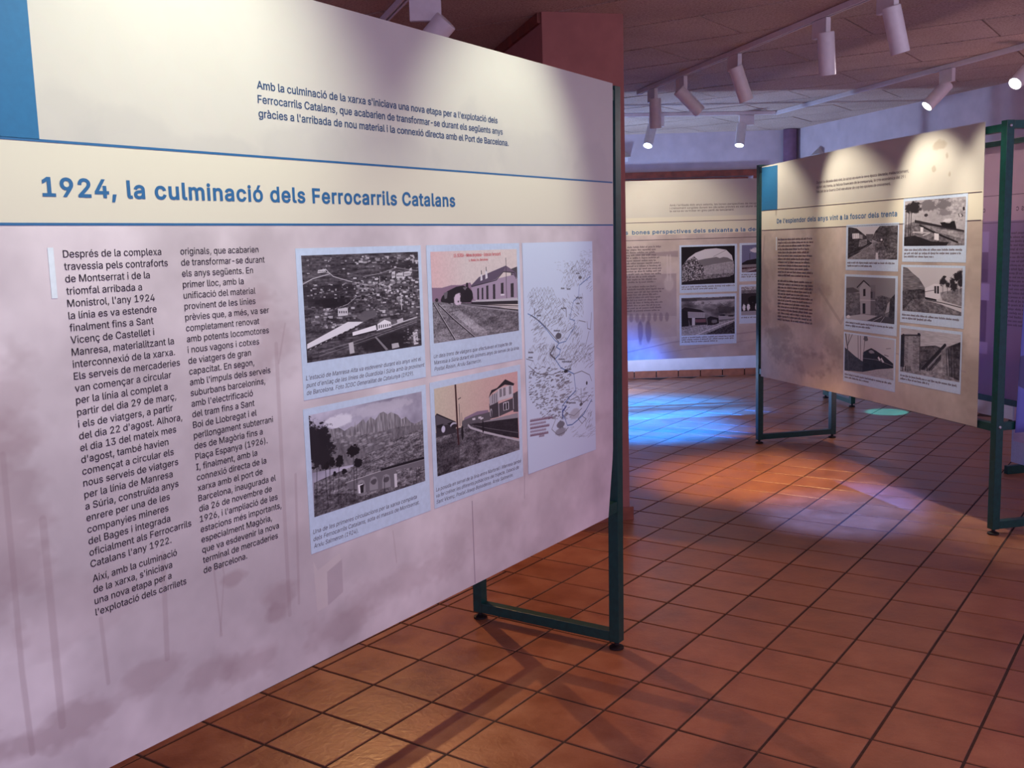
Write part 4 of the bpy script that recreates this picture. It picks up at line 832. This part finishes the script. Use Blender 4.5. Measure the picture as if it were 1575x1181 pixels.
c2 = ["originals, que acabarien", "de transformar-se durant", "els anys següents. En", "primer lloc, amb la", "unificació del material", "provinent de les línies", "prèvies que, a més, va ser", "completament renovat", "amb potents locomotores", "i nous vagons i cotxes", "de viatgers de gran", "capacitat. En segon,", "amb l'impuls dels serveis", "suburbans barcelonins,", "amb l'electrificació", "del tram fins a Sant", "Boi de Llobregat i el", "perllongament subterrani", "des de Magòria fins a", "Plaça Espanya (1926).", "I, finalment, amb la", "connexió directa de la", "xarxa amb el port de", "Barcelona, inaugurada el", "dia 26 de novembre de", "1926, i l'ampliació de les", "estacions més importants,", "especialment Magòria,", "que va esdevenir la nova", "terminal de mercaderies", "de Barcelona."]
# the photographed letterforms run wider than the built-in face: one width factor for each column
def col_lines(rows, x0, zs, size, first, w_first):
    v, _ = text_mesh(first, size, 0, 0); k = w_first/v[:, 0].max(); out = []
    for t, z in zip(rows, zs):
        v, _ = text_mesh(t, size, 0, 0); out.append((t, size, x0, z, x0+v[:, 0].max()*k))
    return out
L1_ = col_lines(c1, -2.433, [1.735-.02558*i for i in range(27)], .0152, "travessia pels contraforts", .256)
L1_ += col_lines(c1b, -2.431, [1.0365-.0252*i for i in range(4)], .0152, "l'explotació dels carrilets", .239)
text_lines('body_text', L1_, M_INK, b, Y1, bold=.003)
text_lines('body_text', col_lines(c2, -2.140, [1.7345-.02545*i for i in range(31)], .0152, "estacions més importants,", .258), M_INK, b, Y1, bold=.003)
def caps(ls, x0, z, x1s): return [(t, .0118, x0, z-.0198*i, x1) for i, (t, x1) in enumerate(zip(ls, x1s))]
ca = card(b, (-1.780, -1.266, 1.341, 1.742), (-1.761, -1.281, 1.440, 1.723), pic_town(), Y1, caps(["L'estació de Manresa Alta va esdevenir durant els anys vint el", "punt d'enllaç de les línies de Guardiola i Súria amb la provinent", "de Barcelona. Foto ICGC Generalitat de Catalunya (1929)."], -1.769, 1.394, [-1.287, -1.272, -1.325]), label='white card with an aerial photograph of a town')
cb = card(b, (-1.240, -.730, 1.339, 1.7415), (-1.221, -.747, 1.440, 1.7215), pic_station(), Y1, caps(["Un dels trens de viatgers que efectuaven el trajecte de", "Manresa a Súria durant els primers anys de servei de la línia.", "Postal Roisin. Arxiu Salmerón."], -1.224, 1.394, [-.793, -.748, -.975]), label='white card with a postcard of a steam train at a station')
text_lines('postcard_text', [("15. SÚRIA - Mines de potasa - Estación ferrocarril", .0105, -1.105, 1.702, -.845), ("L. Roisin, fot. Barcelona", .0078, -1.025, 1.687, -.92)], M_RED, cb, Y1-.0007, bold=.01)
cc = card(b, (-1.786, -1.270, .9205, 1.318), (-1.767, -1.291, 1.0195, 1.2995), pic_mountain(), Y1, caps(["Una de les primeres circulacions per la xarxa completa", "dels Ferrocarrils Catalans, sota el massís de Montserrat.", "Arxiu Salmeron (1924)."], -1.775, .974, [-1.335, -1.325, -1.60]), label='white card with a photograph of jagged mountains and a viaduct')
ce = card(b, (-1.250, -.745, .921, 1.3205), (-1.230, -.764, 1.0205, 1.299), pic_halt(), Y1, caps(["La posada en servei de la línia entre Martorell i Manresa també", "va fer créixer les diferents poblacions del trajecte. Estació de", "Sant Vicenç. Postal Josep Boixaderas. Arxiu Salmerón."], -1.240, .974, [-.757, -.772, -.810]), label='white card with a photograph of a country station')
cm = card(b, (-.712, -.221, .9205, 1.7415), (-.7115, -.2215, 1.02, 1.741), None, Y1, caps(["La xarxa dels Ferrocarrils Catalans seguia el curs dels", "rius Llobregat i Anoia fins a la seva desembocadura al", "mar. Arxiu Salmerón (c1940)."], -.702, .974, [-.268, -.262, -.48]), label='tall white card with a hand drawn route map')
picture('route_map', -.7115, -.2215, .9215, 1.7410, Y1-.0004, pic_map(), cm)

# --- banner two
b = banner_cloth('banner', m2_, lambda v: .085, lambda v: 2.762-.014*v, lambda u: 2.314+.030*min(1, u*1.8), lambda u: .590+.020*min(1, u*2), cloth_image(2), 48, 32, 0, 5, (0, 2.70, .61, 1.75))
tag(b, 'banner on the middle stand with six photographs and a blue block at its corner', 'banner')
Y2 = -.0009
flat('blue_block', .087, .352, 1.957, 2.306, Y2, M_BLUE, b)
rule(b, .09, 2.74, 1.9585, Y2, .006, M_GREYINK); rule(b, .09, 2.74, 1.800, Y2, .006, M_GREYINK)
flat('white_marker', .334, .346, 1.637, 1.742, Y2, M_WHITE, b)
for tl in [("De l'esplendor dels anys vint a la foscor dels trenta", .034, .346, 1.8505, 1.943)]: title_words(tl, M_BLUEINK, b, Y2, bold=.018, space=1.08)
text_lines('intro_text', [("Durant la dècada dels vint, la xarxa va viure la seva època daurada; malauradament,", .0185, .944, 2.120, 2.055), ("durant els trenta, la fallosa financera de la companyia, la crisi econòmica del 29 i", .0185, .944, 2.087, 2.022), ("l'esclat de la Guerra Civil van aturar de cop les opcions de creixement.", .0185, .944, 2.054, 1.865)], M_GREYINK, b, Y2, bold=.006)
rr = random.Random(4)
smudges('body_text', [(.368, rr.choice((.86, .89, .905, .84)), 1.716-.0256*i-(.02 if i > 11 else 0), .0115) for i in range(25)], M_SOFTINK, b, Y2, 3)
for q, iq, k, n_, lb in (((1.352, 1.966, 1.496, 1.810), (1.376, 1.955, 1.573, 1.793), 'a', 2, 'a street beside a railway cutting'), ((2.008, 2.622, 1.560, 1.959), (2.024, 2.606, 1.659, 1.940), 'b', 3, 'a train on a viaduct under smoke'),
        ((1.342, 1.967, 1.076, 1.468), (1.362, 1.940, 1.154, 1.452), 'c', 2, 'a tall station house'), ((2.000, 2.619, 1.172, 1.541), (2.020, 2.597, 1.247, 1.527), 'd', 2, 'a railcar below a mountain'),
        ((1.341, 1.962, .707, 1.060), (1.357, 1.945, .784, 1.050), 'e', 2, 'a steam locomotive'), ((1.997, 2.611, .781, 1.154), (2.014, 2.598, .853, 1.136), 'f', 2, 'a round tower and a loading ramp')):
    card(b, q, iq, pic_b2(k), Y2, caprows=[(q[0]+.02, q[1]-(.04 if i < n_-1 else .3), iq[2]-.030-.021*i, .0095) for i in range(n_)], label='white card with a photograph of '+lb)

# --- banner three
b = banner_cloth('banner', m3_, lambda v: -2.83, lambda v: -.08, lambda u: 2.322, lambda u: .578, cloth_image(3), 40, 28, 0, 8, (-2.83, 2.75, .61, 1.75))
tag(b, 'far banner before the back wall, with a photograph taken through a tunnel mouth', 'banner')
Y3 = -.0009
flat('blue_block', -2.828, -2.56, 1.92, 2.312, Y3, M_BLUE, b)
rule(b, -2.82, -.09, 1.921, Y3, .006, M_GREYINK); rule(b, -2.82, -.09, 1.752, Y3, .006, M_GREYINK)
for tl in [("Les", .036, -2.43, 1.811, -2.318), ("bones perspectives dels seixanta a la", .036, -2.279, 1.811, -1.142), ("degradació", .036, -1.112, 1.811, -.76)]: title_words(tl, M_BLUEINK, b, Y3, bold=.020, space=1.10)
text_lines('intro_text', [("Amb l'arribada dels anys setanta, les bones perspectives de recuperació", .019, -1.902, 2.072, -.95), ("i creixement sorgides durant les dècades prèvies es van aturar de cop i", .019, -1.902, 2.044, -.95), ("la xarxa es va trobar en greu perill de tancament.", .019, -1.902, 2.016, -1.255)], M_GREYINK, b, Y3, bold=.006)
smudges('body_text', [(-2.56, -1.97-rr.uniform(0, .09), 1.680-.0262*i-(.018 if i > 13 else 0), .0118) for i in range(24)], M_SOFTINK, b, Y3, 9)
for q, iq, k, n_, lb in (((-1.808, -1.226, 1.224, 1.692), (-1.789, -1.249, 1.306, 1.674), 'c', 2, 'mountains seen through a tunnel mouth'), ((-1.811, -1.231, .707, 1.205), (-1.792, -1.249, .804, 1.176), 'd', 3, 'a station under heavy clouds'),
        ((-1.201, -.62, 1.319, 1.696), (-1.177, -.64, 1.408, 1.676), 'e', 2, 'railway tracks under a cloudy sky'), ((-1.203, -.62, .900, 1.287), (-1.182, -.64, .983, 1.267), 'f', 1, 'a crowd on a platform')):
    card(b, q, iq, pic_b3(k), Y3, caprows=[(q[0]+.02, q[1]-(.03 if i < n_-1 else .2), iq[2]-.028-.021*i, .010) for i in range(n_)], label='white card with a photograph of '+lb)

# --- the banner on the back of the middle stand, its reverse towards us
m4 = m2_ @ Matrix.Translation((0, .700, 0))
def ghost_image():
    P = Pic(700, 430, (.86, .80, .82), None, 44); mzz = lambda z: (2.285-z)/1.637; n = P.noise(6, 5, 4); X = lambda s: (s-.085)/2.665
    P.a[int(430*mzz(1.80)):] = (.72, .66, .74); P.a += ((n-.5)*.05)[..., None]
    for z0, z1, c in ((1.735, 1.42, (.80, .76, .84)), (1.49, 1.40, (.62, .54, .62)), (1.60, 1.40, (.60, .53, .61)), (1.28, 1.0, (.60, .52, .60))):
        P.poly([(X(1.35), mzz(z0)), (X(1.93), mzz(z0)), (X(1.93), mzz(z1)), (X(1.35), mzz(z1))], c, .8)
    P.poly([(X(1.33), mzz(1.39)), (X(1.95), mzz(1.39)), (X(1.95), mzz(1.28)), (X(1.33), mzz(1.28))], (.80, .76, .84), .9)
    P.poly([(X(1.33), mzz(1.0)), (X(1.95), mzz(1.0)), (X(1.95), mzz(.92)), (X(1.33), mzz(.92))], (.80, .76, .84), .9)
    return P.image('print_reverse')
b = banner_cloth('banner', m4, lambda v: .085, lambda v: 2.745, lambda u: 2.283, lambda u: .646, ghost_image(), 40, 28, 0, 11, (.085, 2.665, .648, 1.637), .6)
tag(b, 'reverse of a pale banner with faint mirrored lettering, on the back of the middle stand', 'banner')
Y4 = -.0008
rule(b, .09, 2.74, 1.966, Y4, .004, M_GHOST); rule(b, .09, 2.74, 1.79, Y4, .004, M_GHOST)
for bdy, x_ in (("Les c", 2.30), ("op", 1.885)):
    V_, F_ = text_mesh(bdy, .034, x_, 1.862, None, bold=.012, space=1.12, mirror=True); V_[:, 1] = Y4
    me = bpy.data.meshes.new('title_word'); me.from_pydata(V_.tolist(), [], [f[::-1] for f in F_]); link('title_word', me, M_GHOST, b)
smudges('body_text', [(2.09, 2.56, 1.715-.0256*i, .0105) for i in range(24)], M_GHOST, b, Y4, 12)

# --- narrow banner on the end of the middle stand, the blue light on it painted into its print
me_ = m2_ @ Matrix.Translation((2.925, 0, 0)) @ Matrix.Rotation(PI/2, 4, 'Z')
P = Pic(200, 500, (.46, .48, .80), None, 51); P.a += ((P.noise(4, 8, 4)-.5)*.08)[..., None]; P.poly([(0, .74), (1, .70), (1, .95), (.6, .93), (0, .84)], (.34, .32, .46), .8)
b = banner_cloth('banner', me_, lambda v: .125+.05*v, lambda v: .66, lambda u: 2.28, lambda u: .596, P.image('print_end_banner'), 16, 28, .004, 13)
tag(b, 'narrow banner with blue light painted in, tied across the end of the middle stand', 'banner')
# --- low picture panel behind the middle stand, seen between its two bottom rails
P = Pic(300, 160, (.80, .76, .84), None, 52); P.a += ((P.noise(12, 8, 3)-.5)*.15)[..., None]
for x, y, r in ((.12, .3, .06), (.2, .5, .10), (.35, .25, .05), (.5, .55, .12), (.62, .35, .05), (.8, .5, .12), (.3, .7, .06)): P.blob(x, y, r, r*1.4, (.34, .16, .14), .95, 1., 16, .15)
for x, y in ((.1, .5), (.42, .45), (.7, .6)): P.blob(x, y, .05, .1, (.9, .92, 1), .9, .9, 16, .15)
ml = m2_ @ Matrix.Translation((1.55, 1.25, 0))
e = empty('picture_panel', mat=ml); tag(e, 'low white panel with brown blotched pictures, glimpsed between the bottom rails of the middle stand', 'panel')
box('board', (0, 1.3, 0, .02, .06, .62), M_CARD, e, bevel=.002); picture('photograph', .02, 1.28, .22, .58, -.001, P.image('print_low_panel'), e)
for x in (.1, 1.2): box('foot', (x-.02, x+.02, -.12, .14, 0, .06), M_GREEN, e, bevel=.002)

# ------------------------------------------------------------------ lighting tracks and spotlights
def track(A, B, label, z=H):
    A = Vector((A[0], A[1], 0)); B = Vector((B[0], B[1], 0)); d = (B-A).normalized(); n = Vector((-d.y, d.x, 0)); L = (B-A).length
    e = empty('lighting_track', mat=mat_along(Vector((A.x, A.y, z)), d, n)); tag(e, label, 'lighting track')
    bm = bmesh.new()
    for q in ((-.018, -.007), (.007, .018)): box_into(bm, 0, L, q[0], q[1], -.036, -.001)
    box_into(bm, 0, L, -.007, .007, -.010, -.001)
    link('rail', to_mesh(bm), M_LAMP, e); box('slot', (.01, L-.01, -.0068, .0068, -.0115, -.0102), M_TRACKSLOT, e)
    box('end_cap', (-.006, 0, -.019, .019, -.037, -.001), M_LAMP, e); box('end_cap', (L, L+.006, -.019, .019, -.037, -.001), M_LAMP, e)
    return e
emis = NT('lit lamp glass'); emis.b.inputs['Emission Color'].default_value = (.85, 1, .97, 1); emis.b.inputs['Emission Strength'].default_value = 6; emis.b.inputs['Base Color'].default_value = (.8, .9, .9, 1)
M_LIT = emis.m
ring = plain('lamp bezel', srgb(150, 158, 165), .3)
def spotlight(P, tdir, aim, label, watts=0, col=WARM, deg=60, side=1, group=None, r=.050, L=.25, tgt=None, blend=.7, drop=0):
    """white cylinder spot under a track: adapter box, pivot arm, cylinder with a lens; aim = direction of the beam"""
    P = Vector((P[0], P[1], 0)); tdir = Vector(tdir).normalized(); n = Vector((-tdir.y, tdir.x, 0)); aim = Vector(aim).normalized()
    e = empty('track_spotlight', (P.x, P.y, H-.037-drop)); tag(e, label, 'spotlight', group)
    R = Matrix((tdir, n, Vector((0, 0, 1)))).transposed().to_4x4()
    bm = bmesh.new(); box_into(bm, -.08, .08, -.016, .016, -.105, -.002); bmesh.ops.bevel(bm, geom=bm.edges[:], offset=.002, segments=1, affect='EDGES'); bmesh.ops.transform(bm, matrix=R, verts=bm.verts[:])
    link('adapter', to_mesh(bm), M_LAMP, e)
    if drop: box('canopy', (-.02, .02, -.02, .02, -.004, drop), M_LAMP, e)
    bm = bmesh.new(); box_into(bm, .058*side-.016, .058*side+.016, -.012, .012, -.150, -.100); bmesh.ops.transform(bm, matrix=R, verts=bm.verts[:]); link('pivot_arm', to_mesh(bm), M_LAMP, e)
    Rb = aim.to_track_quat('Z', 'Y').to_matrix().to_4x4(); Rb.translation = Vector((0, 0, -.155))+tdir*.058*side+n*0
    o = Rb.translation
    bm = bmesh.new(); lathe(bm, [(r*.92, -.07), (r, -.066), (r, L-.074), (r*.97, L-.070), (r*.90, L-.070), (r*.88, L-.080)], 28, Rb); link('lamp_body', smooth_by_angle(to_mesh(bm)), M_LAMP, e)
    bm = bmesh.new(); lathe(bm, [(r*.80, L-.0795), (r*.78, L-.0715)], 24, Rb); ln = link('lens', smooth_by_angle(to_mesh(bm)), M_LIT if watts else M_BEIGE, e)
    if watts:
        if col is WARM: col = (1, .93, .76); watts *= 2.0
        W = Vector((P.x, P.y, H-.037))+o+aim*(L-.055)
        spot('lamp_light', W, (Vector(tgt) if tgt is not None else W+aim), col, watts, deg, blend, .025)
    return e
D2 = Vector((math.sin(A2_), math.cos(A2_), 0)); N2 = Vector((-D2.y, D2.x, 0))     # along and behind the middle banner
t1d = Vector((.755, -.656, 0)).normalized()
track((-2.20, 5.43), (1.55, 2.17), 'white ceiling track running in front of the middle banner, end showing at its left')
track((-1.83, 7.84), (1.95, 4.55), 'white ceiling track running behind the middle banner below the right wall')
track((-3.75, 6.16), (-1.83, 7.80), 'white ceiling track running level behind the far banner')
track((-1.15, 1.19), (-2.60, 2.25), 'dark slotted white ceiling track behind the large banner')
def on1(x): return (x, 5.43+(x+2.20)*(-.656/.755)*1.0, 0)
def at2(s): v = m2_ @ Vector((s, 0, 1.75)); return v
spotlight(on1(-1.96), t1d, (-.05, .12, -1), 'white spotlight hanging straight down at the far end of the front ceiling track', 34, deg=75, side=1, tgt=(m3_ @ Vector((-1.9, 0, 1.7))))
spotlight(on1(-1.50), t1d, (.62, .50, -.80), 'white spotlight second from the far end of the front track, tilted sharply', 26, deg=62, side=1, tgt=at2(.45))
spotlight(on1(-.80), t1d, (.22, .28, -.92), 'white spotlight third from the far end of the front track', 30, deg=58, side=1, tgt=at2(1.5))
spotlight(on1(.06), t1d, (.0, .18, -.98), 'white spotlight fourth from the far end of the front track, under a ceiling joint', 34, deg=60, side=1, tgt=at2(2.35))
spotlight(on1(.56), t1d, (.16, .22, -.95), 'white spotlight at the top edge of the picture, nearest on the front track', 16, deg=60, side=1, tgt=at2(2.9))
aim2 = Vector((.42, -.60, -.80))
spotlight((-2.80, 6.97), (.76, .65, 0), (.06, -.62, -.95), 'lit white spotlight above the far banner, left of the pair there', 14, (.8, .85, 1), 80, side=-1)
spotlight((-2.06, 7.60), (.76, .65, 0), (.05, -.42, -.95), 'lit white spotlight hanging alone between the far banner and the middle one', 14, (.8, .85, 1), 80, side=-1)
spotlight((.25, 6.03), t1d, (-.60, -.55, -.80), 'lit white spotlight above the right half of the middle banner', 150, (1, .82, .85), 80, side=-1)
spotlight((.96, 5.41), t1d, (-.35, -.75, -.60), 'lit white spotlight cut by the right edge of the picture', 150, (1, .82, .85), 80, side=-1)
spotlight((-1.25, 1.30), Vector((.80, .60, 0)), (-.75, -.25, -.75), 'large white spotlight showing above the top edge of the large banner', 270, (1, .50, .20), 110, side=1, tgt=(-.7, .4, 0), r=.060, drop=.058)
spot('rear_spot', (-2.6, 2.1, 2.85), (-.5, .2, 0), (1, .50, .20), 190, 90, .8, .02)
